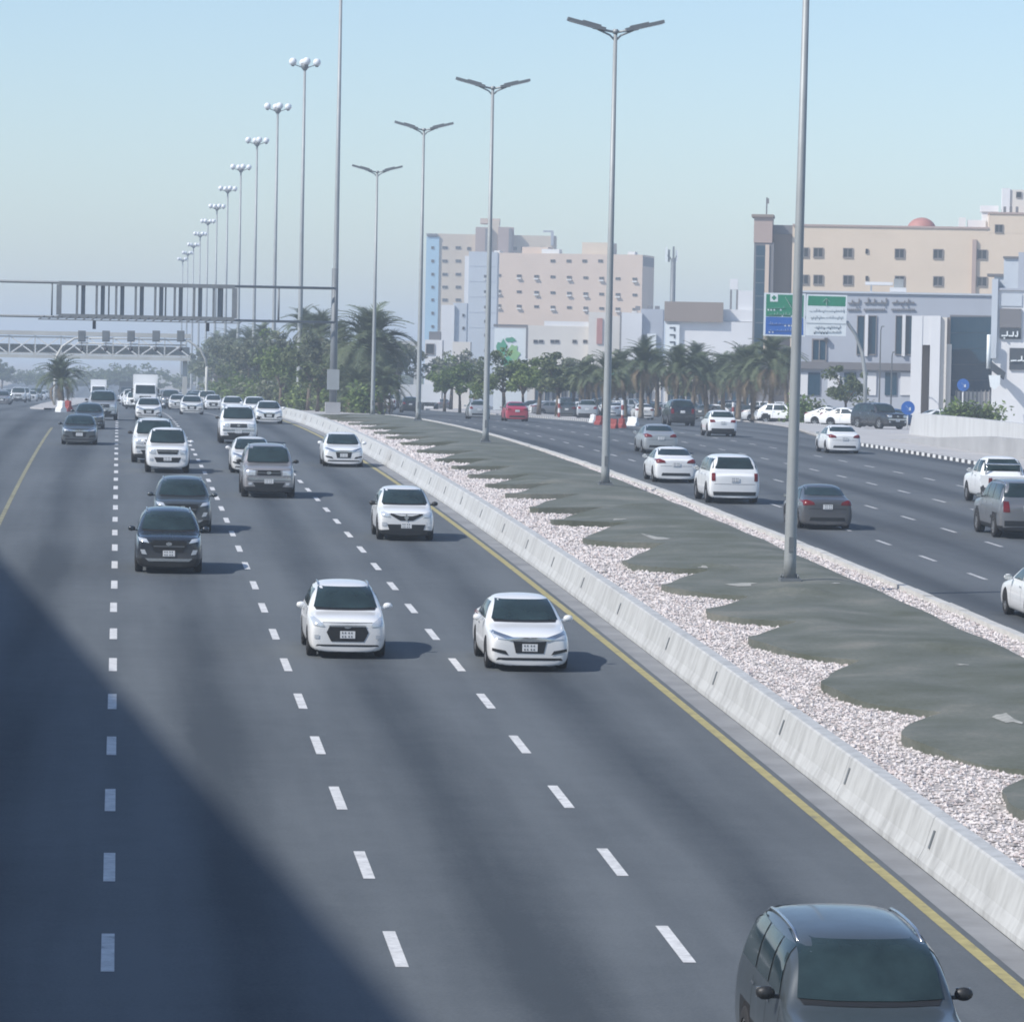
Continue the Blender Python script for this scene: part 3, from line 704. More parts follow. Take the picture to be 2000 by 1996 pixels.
def body_mesh(P):
    """lofted control cage, subdivided, wheel arches cut out"""
    L_, Wd, H = P['L'], P['W'] / 2, P['H']; gc = P.get('gc', .2) - .07
    yf, yr = -L_ / 2, L_ / 2
    nz, hz = P['nose'], P['hood']; bz = P['belt']; dk, tz = P['deck'], P['tail']
    wr = P['wr'] * Wd
    # station: y, width factor, bottom z, mid z, shoulder (w, z), top edge (w, z), centre z
    S = []
    def st(y, k, zb, zm, ws, zs, wt, zt, zc): S.append((y, k * Wd, zb, zm, ws * Wd, zs, wt * Wd if wt < 1.001 else wt, zt, zc))
    st(yf + .00, P.get('snub', .80), gc + .03, (gc + nz) / 2, .76, nz - .16, .66, nz - .10, nz - .06)
    st(yf + .05, .91, gc - .01, (gc + nz) / 2, .87, nz - .12, .78, nz - .04, nz + .00)
    st(yf + .24, .97, gc, (gc + nz) / 2 + .02, .94, nz - .07, .84, nz + .03, nz + .06)
    st(yf + .62, .995, gc, .55 * (gc + nz), .965, (nz + hz) / 2 - .10, .86, (nz + hz) / 2 + .02, (nz + hz) / 2 + .05)
    wb = P['ws0']
    st(wb - .10, 1.0, gc, .5 * (gc + bz), .965, bz - .05, .88, hz - .02, hz + .02)
    st(wb + .06, 1.0, gc, .5 * (gc + bz), .965, bz, .875, hz + .05, hz + .10)
    wt = P['ws1']; f = .5
    st(wb + (wt - wb) * .5, 1.0, gc, .5 * (gc + bz), .962, bz + .01, (.875 * (1 - f) + P['wr'] * f), hz + (H - hz) * .56, hz + (H - hz) * .62)
    st(wt, 1.0, gc, .5 * (gc + bz), .96, bz + .02, P['wr'], H - .085, H - .03)
    st((wt + P['rt']) / 2, 1.0, gc, .5 * (gc + bz), .96, bz + .03, P['wr'], H - .045, H + .015)
    st(P['rt'], 1.0, gc, .5 * (gc + bz), .96, bz + .03, P['wr'] * .98, H - .09, H - .02)
    rb = P['rb']
    st(P['rt'] + (rb - P['rt']) * .55, 1.0, gc, .5 * (gc + bz), .955, bz + .03, P['wr'] * .98, H - .09 - (H - dk) * .45, H - .02 - (H - dk) * .45)
    st(rb, .99, gc, .5 * (gc + dk), .95, dk - .06, .84, dk + .0, dk + .03)
    if rb < yr - .35: st((rb + yr) / 2, .985, gc, .5 * (gc + tz), .94, (dk + tz) / 2 - .07, .84, (dk + tz) / 2, (dk + tz) / 2 + .03)
    st(yr - .12, .96, gc + .0, .5 * (gc + tz), .92, tz - .08, .82, tz - .01, tz + .015)
    st(yr, P.get('tailw', .86), gc + .06, .5 * (gc + tz), .84, tz - .14, .72, tz - .08, tz - .05)
    bm = bmesh.new(); rings = []
    for (y, w, zb, zm, ws, zs, wt_, zt, zc) in S:
        half = [(0, zb), (w * .80, zb), (w * .97, zb + .10), (w, zm), (ws, zs), (wt_, zt), (wt_ * .55, zc - (zc - zt) * .25), (0, zc)]
        ring = [bm.verts.new((x, y, z)) for x, z in half]
        ring += [bm.verts.new((-x, y, z)) for x, z in reversed(half[1:-1])]
        rings.append(ring)
    n = len(rings[0])
    for a, b in zip(rings, rings[1:]):
        for i in range(n): bm.faces.new((a[i], a[(i + 1) % n], b[(i + 1) % n], b[i]))
    for ring, fl in ((rings[0], True), (rings[-1], False)):
        for i in range(7):
            q = [ring[i], ring[(i + 1)], ring[(n - i - 1) % n], ring[(n - i) % n]]
            q = [v for j, v in enumerate(q) if v not in q[:j]]
            try: bm.faces.new(q if not fl else list(reversed(q)))
            except ValueError: pass
    bmesh.ops.recalc_face_normals(bm, faces=bm.faces)
    me = bpy.data.meshes.new('cage'); bm.to_mesh(me); bm.free()
    tmp = bpy.data.objects.new('cage', me); COL.objects.link(tmp)
    sm = tmp.modifiers.new('s', 'SUBSURF'); sm.levels = 2; sm.render_levels = 2
    cut = MB(); ra = P['r'] + .055
    for (yy) in P['axles']:
        for s in (-1, 1): cut.tube([(s * (Wd - .34), yy, P['r']), (s * (Wd + .3), yy, P['r'])], ra, 22, smooth=False)
    co = obj('cutter', cut.mesh('cutter', M['void']))
    bo = tmp.modifiers.new('b', 'BOOLEAN'); bo.operation = 'DIFFERENCE'; bo.object = co; bo.solver = 'EXACT'
    dg = bpy.context.evaluated_depsgraph_get(); dg.update()
    out = bpy.data.meshes.new_from_object(tmp.evaluated_get(dg))
    bpy.data.objects.remove(tmp); bpy.data.objects.remove(co)
    out.materials.clear()
    for m in (PAINT['white'], M['void'], M['plastic']): out.materials.append(m)
    clad = P.get('clad', 0)
    for p in out.polygons:
        c = p.center; mi = 0
        for yy in P['axles']:
            d = math.hypot(c.y - yy, c.z - P['r'])
            if d < ra - .004: mi = 1
            elif clad and d < ra + .07 and abs(c.x) > Wd * .75: mi = 2
        if mi == 0 and p.normal.z < -.75 and c.z < gc + .12: mi = 2
        if mi == 0 and clad and c.z < clad: mi = 2
        p.material_index = mi
    out.polygons.foreach_set('use_smooth', [True] * len(out.polygons))
    out.set_sharp_from_angle(angle=rad(38))
    return out
def conform(bvh, poly, axis, off=.010, cuts=6):
    """polygon given in the plane facing `axis`, laid onto the body"""
    bm = bmesh.new()
    o = {'f': lambda a, b: (a, -20, b), 'r': lambda a, b: (a, 20, b), 'R': lambda a, b: (20, a, b), 'L': lambda a, b: (-20, a, b)}[axis]
    d = {'f': Vector((0, 1, 0)), 'r': Vector((0, -1, 0)), 'R': Vector((-1, 0, 0)), 'L': Vector((1, 0, 0))}[axis]
    vs = [bm.verts.new(o(a, b)) for a, b in poly]
    if len(vs) == 4:
        bm.faces.new(vs)
        bmesh.ops.subdivide_edges(bm, edges=bm.edges[:], cuts=cuts, use_grid_fill=True)
    else:
        bm.faces.new(vs); bmesh.ops.triangulate(bm, faces=bm.faces[:])
        for _ in range(3): bmesh.ops.subdivide_edges(bm, edges=bm.edges[:], cuts=1, use_grid_fill=True)
    bad = []
    for v in bm.verts:
        h, nrm, i, dist = bvh.ray_cast(v.co, d)
        if h is None: bad.append(v)
        else:
            if nrm.dot(d) > 0: nrm = -nrm
            v.co = h + nrm * off
    if bad: bmesh.ops.delete(bm, geom=bad, context='VERTS')
    for f in bm.faces: f.smooth = True
    for f in bm.faces:
        f.normal_update()
        if f.normal.dot(d) > 0: f.normal_flip()
    return bm
def part(name, bms, m, parent):
    me = bpy.data.meshes.new(name)
    if isinstance(bms, list):
        b = bmesh.new()
        for q in bms:
            t = bpy.data.meshes.new('t'); q.to_mesh(t); b.from_mesh(t); bpy.data.meshes.remove(t); q.free()
        b.to_mesh(me); b.free()
    else: bms.to_mesh(me); bms.free()
    me.materials.append(m); return obj(name, me, parent)
def wheel_mesh(r, w):
    t = MB(); n = 24; pr = [(-w / 2, r * .66), (-w / 2, r * .92), (-w * .42, r), (w * .42, r), (w / 2, r * .92), (w / 2, r * .66)]
    vs = []; fs = []
    for i in range(n):
        a = 2 * math.pi * i / n
        for x, q in pr: vs.append((x, q * math.cos(a), q * math.sin(a)))
    k = len(pr)
    for i in range(n):
        for j in range(k - 1): fs.append((i * k + j, i * k + j + 1, ((i + 1) % n) * k + j + 1, ((i + 1) % n) * k + j))
    t.add(vs, fs, 0, True)
    rm = MB(); q = r * .66
    rm.tube([(-w * .25, 0, 0), (w * .12, 0, 0)], q, 20, smooth=False)
    for i in range(5):
        a = 2 * math.pi * i / 5; c = Vector((w * .30, math.cos(a) * q * .5, math.sin(a) * q * .5))
        rm.box(c, (w * .22, q * .95, q * .26), rot=Matrix.Rotation(a, 3, 'X'))
    rm.tube([(w * .1, 0, 0), (w * .46, 0, 0)], q * .2, 10, smooth=False)
    vs = []; fs = []
    for i in range(20):
        a = 2 * math.pi * i / 20
        for x, qq in ((w * .10, q * .99), (w * .45, q * 1.01), (w * .45, q * .88), (w * .10, q * .88)): vs.append((x, qq * math.cos(a), qq * math.sin(a)))
    for i in range(20):
        for j in range(4): fs.append((i * 4 + j, i * 4 + (j + 1) % 4, ((i + 1) % 20) * 4 + (j + 1) % 4, ((i + 1) % 20) * 4 + j))
    rm.add(vs, fs)
    return t.mesh('wheel', M['tyre']), rm.mesh('rim', M['rim'])
def mirror_x(poly): return [(-a, b) for a, b in reversed(poly)]
def make_car(name, P):
    root = empty(name)
    me = body_mesh(P); body = obj('body', me, root)
    bvh = BVHTree.FromPolygons([v.co for v in me.vertices], [p.vertices for p in me.polygons])
    Wd, H, L_ = P['W'] / 2, P['H'], P['L']; hz, bz, dk = P['hood'], P['belt'], P['deck']; wr = P['wr'] * Wd
    C = lambda poly, ax, off=.010, cuts=6: conform(bvh, poly, ax, off, cuts)
    # glass
    g0, g1 = hz + .085, H - .075
    part('windscreen', C([(-.80 * Wd, g0), (-.4 * Wd, g0 - .02), (.4 * Wd, g0 - .02), (.80 * Wd, g0), (wr * .86, g1 - .02), (-wr * .86, g1 - .02)], 'f', .014), M['glass'], root)
    if P.get('rearglass', True):
        r0 = P.get('rg0', dk + .10); r1 = H - .10
        part('rear_window', C([(-wr * 1.02, r0), (wr * 1.02, r0), (wr * .90, r1), (-wr * .90, r1)], 'r', .012, 9), M['glass'], root)
    z0, z1 = bz + .075, H - .155
    wb, wt, rt, rb = P['ws0'], P['ws1'], P['rt'], P['rb']; ym = P.get('bp', (wt + rt) / 2 + .05)
    for s, ax in ((1, 'R'), (-1, 'L')):
        part('side_window', C([(wb + .42, z0), (ym - .05, z0), (ym - .05, z1), (wt + .10, z1)], ax), M['glass'], root)
        part('side_window', C([(ym + .05, z0), (P.get('sw1', rb - .42), z0), (P.get('sw2', rt - .05), z1), (ym + .05, z1)], ax), M['glass'], root)
        if P.get('quarter'):
            a, b, c, d = P['quarter']
            part('side_window', C([(a, z0), (b, z0), (c, z1), (d, z1)], ax), M['glass'], root)
        # door handles and mirrors
        mb = MB(); x = s * (Wd + .10); y = wb + .42
        mb.ball((x - s * .01, y, bz + .10), (.105, .065, .075), 10, 6, 0)
        mb.box((s * (Wd + .0), y + .02, bz + .06), (.14, .05, .04), mi=0)
        mo = mb.build('mirror', P.get('mirror', PAINT['white']), root)
        MB().box((x, y + .066, bz + .10), (.17, .012, .11)).build('mirror_glass', M['chrome'], mo)
        for yy in (ym - .22, ym + .85):
            if yy < rb: part('door_handle', C([(yy, bz - .10), (yy + .18, bz - .10), (yy + .18, bz - .07), (yy, bz - .07)], ax, .02, 1), M['chrome'], root)
        for yy in (wb + .30, ym, min(ym + 1.02, rb - .1)):
            part('door_gap', C([(yy - .006, P.get('gc', .2) + .2), (yy + .006, P.get('gc', .2) + .2), (yy + .006, bz - .02), (yy - .006, bz - .02)], ax, .003, 2), M['void'], root)
    part('cowl', C([(-.74 * Wd, g0 - .055), (.74 * Wd, g0 - .055), (.78 * Wd, g0 - .005), (-.78 * Wd, g0 - .005)], 'f', .007, 5), M['plastic'], root)
    nz_ = P['nose']
    part('bonnet_gap', C([(-.62 * Wd, nz_ - .075), (.62 * Wd, nz_ - .075), (.62 * Wd, nz_ - .063), (-.62 * Wd, nz_ - .063)], 'f', .003, 5), M['void'], root)
    # wheels
    wm, rm = wheel_mesh(P['r'], P.get('tw', .22))
    for yy in P['axles']:
        for s in (-1, 1):
            w_ = obj('wheel', wm, root, (s * (Wd - .125), yy, P['r']), (0, 0, 0 if s > 0 else math.pi)); obj('rim', rm, w_)
    # face and tail
    for (nm, m, polys, off) in P['front']:
        for poly in polys: part(nm, C(poly, 'f', off), m, root)
    for (nm, m, polys, off) in P['rear']:
        for poly in polys: part(nm, C(poly, 'r', off), m, root)
    for ax, z in (('f', P.get('plf', .50)), ('r', P.get('plr', .62))):
        pl = part('licence_plate', C([(-.165, z - .08), (.165, z - .08), (.165, z + .08), (-.165, z + .08)], ax, .026, 1), M['plate'], root)
        lt = [C([(x - .014, z + dz - .02), (x + .014, z + dz - .02), (x + .014, z + dz + .02), (x - .014, z + dz + .02)], ax, .031, 1) for dz in (-.04, .04) for x in (-.11, -.05, .03, .09)]
        part('plate_lettering', lt, M['galv_d'], pl)
    if P.get('rails'):
        for s in (-1, 1):
            pts_ = []
            for q_ in range(7):
                yy = wt + .2 + (rt - wt - .3) * q_ / 6; h_ = bvh.ray_cast(Vector((s * wr * .84, yy, 5)), Vector((0, 0, -1)))[0]
                pts_.append((s * wr * .84, yy, (h_.z if h_ else H) + (.035 if 0 < q_ < 6 else -.01)))
            MB().tube(pts_, .018, 6).build('roof_rail', M['chrome'], root)
    for o in P.get('extra', []): o(root, P)
    return root
def both(poly): return [poly, mirror_x(poly)]

ELL = lambda cx, cz, a, b, n=12: [(cx + a * math.cos(2 * math.pi * i / n), cz + b * math.sin(2 * math.pi * i / n)) for i in range(n)]
def shadow_line(P): return []
KIND = {}
# 1 hatchback with a big hexagonal grille
KIND['hatch'] = make_car('hatchback_car', dict(L=4.2, W=1.75, H=1.53, gc=.20, nose=.86, hood=.95, belt=.95, ws0=-.98, ws1=-.20, rt=1.55, rb=1.98, deck=1.02, tail=.92, wr=.765, r=.315, axles=(-1.32, 1.28), sw1=1.35, sw2=1.2, plf=.53, plr=.75, rails=True, tailw=.9,
    front=[('grille', M['plastic'], [[(-.46, .58), (-.36, .38), (.36, .38), (.46, .58), (.40, .70), (-.40, .70)]], .010),
           ('grille_trim', M['chrome'], [[(-.42, .715), (-.40, .70), (.40, .70), (.42, .715), (.38, .735), (-.38, .735)]], .016),
           ('headlight', M['headlamp'], both([(.50, .70), (.74, .72), (.79, .86), (.72, .885), (.56, .79)]), .012),
           ('fog_lamp', M['headlamp'], both([(.62, .44), (.72, .44), (.72, .52), (.62, .52)]), .012),
           ('lower_lip', M['plastic'], [[(-.70, .27), (.70, .27), (.66, .31), (-.66, .31)]], .006), ('emblem', M['chrome'], [ELL(0, .70, .075, .04)], .024)],
    rear=[('taillight', M['tail'], both([(.50, .82), (.78, .80), (.80, .98), (.60, .98)]), .012), ('bumper_trim', M['plastic'], [[(-.6, .32), (.6, .32), (.6, .46), (-.6, .46)]], .008)]))
# 2 sedan with a winged face
KIND['sedan'] = make_car('sedan_car', dict(L=4.65, W=1.80, H=1.48, gc=.18, nose=.80, hood=.93, belt=.92, ws0=-1.02, ws1=-.12, rt=1.05, rb=1.88, deck=1.04, tail=1.00, wr=.745, r=.325, axles=(-1.42, 1.30), sw1=1.30, sw2=.82, plf=.52, plr=.78, tailw=.9,
    front=[('grille', M['plastic'], [[(-.30, .40), (.30, .40), (.36, .66), (-.36, .66)]], .010),
           ('grille_wing', M['chrome'], [[(-.80, .80), (-.40, .66), (0, .64), (.40, .66), (.80, .80), (.76, .84), (.36, .735), (0, .72), (-.36, .735), (-.76, .84)]], .016),
           ('headlight', M['headlamp'], both([(.42, .68), (.76, .70), (.82, .82), (.76, .845), (.46, .745)]), .012),
           ('air_intake', M['plastic'], both([(.46, .36), (.80, .44), (.80, .50), (.52, .45)]), .012),
           ('lower_lip', M['plastic'], [[(-.72, .245), (.72, .245), (.68, .30), (-.68, .30)]], .006), ('emblem', M['chrome'], [ELL(0, .69, .07, .045)], .026)],
    rear=[('taillight', M['tail'], both([(.44, .84), (.82, .82), (.84, .98), (.70, 1.0), (.48, .93)]), .012), ('bumper_trim', M['plastic'], [[(-.62, .30), (.62, .30), (.58, .42), (-.58, .42)]], .008),
          ('boot_gap', M['void'], [[(-.66, .70), (.66, .70), (.66, .712), (-.66, .712)]], .004)]))
# 3 small crossover with a winged dark grille
KIND['crossover'] = make_car('crossover_car', dict(L=4.2, W=1.80, H=1.61, gc=.22, nose=.92, hood=1.04, belt=1.00, ws0=-.95, ws1=-.15, rt=1.50, rb=1.98, deck=1.08, tail=.98, wr=.77, r=.335, axles=(-1.30, 1.30), clad=.36, sw1=1.35, sw2=1.2, plf=.48, plr=.85, tailw=.9, mirror=M['plastic'],
    front=[('grille', M['plastic'], [[(-.52, .82), (-.20, .64), (.20, .64), (.52, .82), (.48, .86), (.18, .78), (-.18, .78), (-.48, .86)]], .012),
           ('emblem', M['chrome'], [[(0, .62), (.075, .73), (0, .85), (-.075, .73)]], .026),
           ('headlight', M['headlamp'], both([(.50, .74), (.76, .76), (.80, .88), (.72, .91), (.54, .84)]), .012),
           ('air_intake', M['plastic'], [[(-.52, .30), (.52, .30), (.60, .52), (-.60, .52)]], .012),
           ('fog_lamp', M['headlamp'], both([(.62, .46), (.76, .46), (.76, .58), (.62, .58)]), .012)],
    rear=[('taillight', M['tail'], both([(.46, .88), (.78, .86), (.80, 1.04), (.52, 1.02)]), .012), ('bumper_trim', M['plastic'], [[(-.7, .26), (.7, .26), (.7, .50), (-.7, .50)]], .010)]))
# 4 large off-road wagon
KIND['offroad'] = make_car('offroad_wagon', dict(L=4.95, W=1.96, H=1.93, gc=.27, nose=1.10, hood=1.22, belt=1.20, ws0=-1.08, ws1=-.50, rt=2.10, rb=2.36, deck=1.28, tail=1.12, wr=.82, r=.39, axles=(-1.45, 1.42), clad=.40, sw1=.95, sw2=.95, bp=.1, quarter=(1.06, 2.05, 1.95, 1.06), plf=.62, plr=1.0, tailw=.93, snub=.88, tw=.27, mirror=M['plastic'], rails=True,
    front=[('grille', M['plastic'], [[(-.44, .84), (.44, .84), (.42, 1.02), (-.42, 1.02)]], .014), ('grille_bar', M['galv_d'], [[(-.42, .92), (.42, .92), (.42, .95), (-.42, .95)]], .022),
           ('headlight', M['headlamp'], both([(.50, .84), (.80, .84), (.84, .98), (.80, 1.02), (.50, 1.02)]), .014),
           ('bumper', M['chrome'], [[(-.82, .66), (.82, .66), (.80, .76), (-.80, .76)]], .02), ('air_intake', M['plastic'], [[(-.5, .42), (.5, .42), (.6, .58), (-.6, .58)]], .012),
           ('fog_lamp', M['headlamp'], both([(.62, .48), (.76, .48), (.76, .58), (.62, .58)]), .014), ('emblem', M['chrome'], [ELL(0, .935, .09, .055)], .03)],
    rear=[('taillight', M['tail'], both([(.62, .88), (.84, .88), (.84, 1.24), (.66, 1.24)]), .014), ('bumper_trim', M['plastic'], [[(-.8, .42), (.8, .42), (.8, .60), (-.8, .60)]], .014)]))
# 5 compact sport utility with slim lamps
KIND['suv'] = make_car('utility_car', dict(L=4.5, W=1.87, H=1.69, gc=.22, nose=.98, hood=1.06, belt=1.04, ws0=-1.05, ws1=-.25, rt=1.65, rb=2.10, deck=1.14, tail=1.02, wr=.77, r=.36, axles=(-1.38, 1.34), clad=.40, sw1=1.45, sw2=1.3, plf=.56, plr=.88, tailw=.9, rails=True,
    front=[('grille', M['plastic'], [[(-.50, .84), (-.40, .60), (.40, .60), (.50, .84), (.46, .90), (-.46, .90)]], .012), ('grille_bar', M['galv_d'], [[(-.42, .74), (.42, .74), (.43, .765), (-.43, .765)]], .02),
           ('headlight', M['headlamp'], both([(.54, .84), (.80, .88), (.84, .97), (.62, .94)]), .014),
           ('fog_lamp', M['headlamp'], both([(.60, .52), (.74, .54), (.78, .66), (.66, .66)]), .014), ('skid_plate', M['chrome'], [[(-.55, .34), (.55, .34), (.66, .42), (-.66, .42)]], .012),
           ('emblem', M['chrome'], [ELL(0, .82, .085, .05)], .028)],
    rear=[('taillight', M['tail'], both([(.50, .90), (.80, .90), (.82, 1.10), (.60, 1.08)]), .012), ('bumper_trim', M['plastic'], [[(-.75, .28), (.75, .28), (.75, .52), (-.75, .52)]], .010)]))
# 6 boxy luxury wagon (seen from behind)
KIND['boxy'] = make_car('tall_wagon', dict(L=4.9, W=1.96, H=1.84, gc=.24, nose=1.06, hood=1.16, belt=1.14, ws0=-1.05, ws1=-.42, rt=2.02, rb=2.32, deck=1.22, tail=1.12, wr=.84, r=.385, axles=(-1.45, 1.42), sw1=.95, sw2=.95, bp=.1, quarter=(1.06, 2.0, 1.9, 1.06), plf=.60, plr=.92, tailw=.95, snub=.88, tw=.26,
    front=[('grille', M['plastic'], [[(-.46, .82), (.46, .82), (.44, 1.0), (-.44, 1.0)]], .014), ('headlight', M['headlamp'], both([(.52, .82), (.82, .84), (.84, 1.0), (.52, 1.0)]), .014),
           ('air_intake', M['plastic'], [[(-.6, .40), (.6, .40), (.66, .56), (-.66, .56)]], .012)],
    rear=[('taillight', M['tail'], both([(.74, .86), (.88, .86), (.88, 1.16), (.74, 1.16)]), .014), ('bumper_trim', M['plastic'], [[(-.8, .32), (.8, .32), (.82, .46), (-.82, .46)]], .014), ('tailgate_gap', M['void'], [[(-.78, .74), (.78, .74), (.78, .752), (-.78, .752)]], .004)]))
# 7 double-cab pickup: cab plus an open bed
def bed(root, P):
    mb = MB(); w = P['W'] / 2 - .05; a, b = 1.0, 2.62; z0, z1 = .52, 1.14
    for s in (-1, 1): mb.box((s * (w - .03), (a + b) / 2, (z0 + z1) / 2), (.10, b - a, z1 - z0))
    mb.box((0, b - .05, (z0 + z1) / 2), (2 * w - .16, .08, z1 - z0)); mb.box((0, (a + b) / 2, z0 + .12), (2 * w - .16, b - a, .06), mi=1)
    mb.box((0, a + .03, (z0 + z1) / 2), (2 * w - .16, .06, z1 - z0))
    o = mb.build('cargo_bed', [PAINT['white'], M['plastic']], root)
    m2 = MB().box((0, b + .10, .55), (1.7, .14, .16)); m2.build('rear_bumper', M['chrome'], root)
    for s in (-1, 1):
        MB().box((s * (w - .05), b + .012, .90), (.13, .05, .34)).build('taillight', M['tail'], root)
        MB().box((s * (w + .02), 1.72, .62), (.06, 1.0, .12)).build('arch_trim', M['plastic'], root)
    MB().tube([(-w * .8, a + .1, z1), (-w * .75, a + .1, z1 + .42), (w * .75, a + .1, z1 + .42), (w * .8, a + .1, z1)], .035, 8).build('roll_bar', M['chrome'], root)
PK = dict(L=5.25, W=1.84, H=1.84, gc=.30, nose=1.05, hood=1.17, belt=1.16, ws0=-1.02, ws1=-.42, rt=.78, rb=1.02, deck=1.14, tail=.52, wr=.80, r=.38, axles=(-1.62, 1.62), clad=.0, sw1=.80, sw2=.72, bp=.12, rg0=1.28, plf=.60, plr=.45, snub=.88, tw=.25, tailw=.8,
    front=[('grille', M['plastic'], [[(-.40, .80), (.40, .80), (.46, .98), (-.46, .98)]], .014), ('grille_bar', M['chrome'], [[(-.42, .90), (.42, .90), (.43, .93), (-.43, .93)]], .022), ('headlight', M['headlamp'], both([(.50, .80), (.76, .82), (.80, .97), (.52, .97)]), .014),
           ('air_intake', M['plastic'], [[(-.46, .46), (.46, .46), (.56, .66), (-.56, .66)]], .012), ('fog_lamp', M['headlamp'], both([(.60, .52), (.74, .52), (.74, .62), (.60, .62)]), .014)],
    rear=[], extra=[bed])
KIND['pickup'] = make_car('pickup_truck', PK)

# box lorry and coach
def make_lorry():
    root = empty('box_lorry'); W2 = 1.1
    cab = MB()
    prof_ = [(-3.4, .55), (-3.45, 1.15), (-3.40, 1.45), (-3.12, 2.35), (-2.6, 2.5), (-1.75, 2.5), (-1.75, .55)]
    n = len(prof_); vs = [(s * (W2 - .03 - (.06 if z > 1.5 else 0)), y, z) for s in (-1, 1) for y, z in prof_]
    cab.add(vs, [tuple(range(n)), tuple(n + i for i in reversed(range(n)))] + [((i + 1) % n, i, n + i, n + (i + 1) % n) for i in range(n)])
    o = cab.build('cab', [PAINT['white']], root)
    bv = o.modifiers.new('b', 'BEVEL'); bv.width = .06; bv.segments = 2
    MB().add([(-.92, -3.43, 1.50), (.92, -3.43, 1.50), (.88, -3.17, 2.28), (-.88, -3.17, 2.28)], [(0, 1, 2, 3)]).build('windscreen', M['glass'], root)
    for s in (-1, 1):
        x = s * 1.05
        MB().add([(x, -3.1, 1.5), (x, -2.1, 1.5), (x, -2.1, 2.2), (x, -2.95, 2.2)], [(0, 1, 2, 3) if s > 0 else (3, 2, 1, 0)]).build('side_window', M['glass'], root)
        MB().box((s * .78, -3.47, .92), (.36, .05, .2)).build('headlight', M['headlamp'], root)
        MB().box((s * 1.24, -3.25, 1.75), (.16, .08, .42)).tube([(s * 1.05, -3.2, 1.9), (s * 1.2, -3.25, 1.9)], .02, 6).build('mirror', M['plastic'], root)
    MB().box((0, -3.46, .62), (2.05, .12, .28)).build('bumper', M['galv_d'], root)
    MB().box((0, -3.462, 1.18), (1.1, .04, .16)).build('grille', M['plastic'], root)
    MB().box((0, .85, 2.15), (2.3, 4.9, 2.3)).build('cargo_box', [PAINT['white']], root)
    MB().box((0, .2, .72), (.9, 6.2, .25)).build('chassis', M['plastic'], root)
    wm, rm = wheel_mesh(.42, .26)
    for yy in (-2.6, 1.7):
        for s in (-1, 1):
            w_ = obj('wheel', wm, root, (s * .93, yy, .42), (0, 0, 0 if s > 0 else math.pi)); obj('rim', rm, w_)
    return root
KIND['lorry'] = make_lorry()
LEN = dict(hatch=4.2, sedan=4.65, crossover=4.2, offroad=4.95, suv=4.5, boxy=4.9, pickup=5.25, lorry=6.9)
PROTO = {k: v for k, v in KIND.items()}
def joined(root):
    """one mesh of a whole vehicle, for the ones too far off to show their parts"""
    mb_v = []; F = []; MI = []; mats = []; SM = []
    def walk(o, Mx):
        Mw = Mx @ Matrix.LocRotScale(o.location, o.rotation_euler, o.scale) if o is not root else Mx
        if o.type == 'MESH' and o.name.split('.')[0] not in ('plate_lettering', 'door_gap', 'door_handle', 'emblem'):
            me = o.data; b = len(mb_v); mb_v.extend((Mw @ v.co)[:] for v in me.vertices)
            for p in me.polygons:
                m = me.materials[p.material_index]
                if m not in mats: mats.append(m)
                F.append(tuple(b + i for i in p.vertices)); MI.append(mats.index(m)); SM.append(p.use_smooth)
        for c in o.children: walk(c, Mw)
    walk(root, Matrix())
    me = bpy.data.meshes.new(root.name + '_far'); me.from_pydata(mb_v, [], F)
    for m in mats: me.materials.append(m)
    me.polygons.foreach_set('material_index', MI); me.polygons.foreach_set('use_smooth', SM); me.update()
    return me
FAR = {k: joined(v) for k, v in PROTO.items()}
def repaint(o, m):
    for i, s in enumerate(o.material_slots):
        if s.material == PAINT['white']: s.link = 'OBJECT'; s.material = m
    for c in o.children: repaint(c, m)
USED = set()
NAMES = {k: v.name for k, v in PROTO.items()}
def vehicle(kind, x, Y, color, rz, label, cat, group, far=False, dz=0.0):
    if far:
        o = obj(NAMES[kind], FAR[kind])
    elif kind in USED: o = copy_tree(PROTO[kind])
    else: o = PROTO[kind]; USED.add(kind)
    # pitch with the slope of the road
    sl_ = math.atan((prof(Y + 1) - prof(Y - 1)) / 2)
    o.rotation_mode = 'XYZ'
    o.matrix_world = Matrix.Translation((x, Y, prof(Y) + .008 + dz)) @ Matrix.Rotation(sl_, 4, 'X') @ Matrix.Rotation(rz, 4, 'Z')
    if color != 'white': PEND.append((o, PAINT[color]))
    return tag(o, label, cat, group)
PEND = []
def ground_at(px, py):
    Y = 20.0
    while Y < 2500:
        if at(px, py, Y).z < prof(Y): return at(px, py, Y).x, Y
        Y += .25 + Y * .001
    return at(px, py, 900).x, 900
def on(kind, px, py, color, label, cat, group, away=False, far=False, rz=0.0, X=None):
    x, Y = ground_at(px, py)
    yc = Y + LEN[kind] / 2 - .45
    if X is not None: x = X
    else: x = x * yc / Y if False else x + (at(px, py, yc).x - at(px, py, Y).x) * .5
    return vehicle(kind, x, yc, color, (math.pi if away else 0) + rad(rz), label, cat, group, far)
GI = 'oncoming traffic on the near carriageway'; GO = 'traffic driving away on the far carriageway'; GP = 'cars standing by the shops'
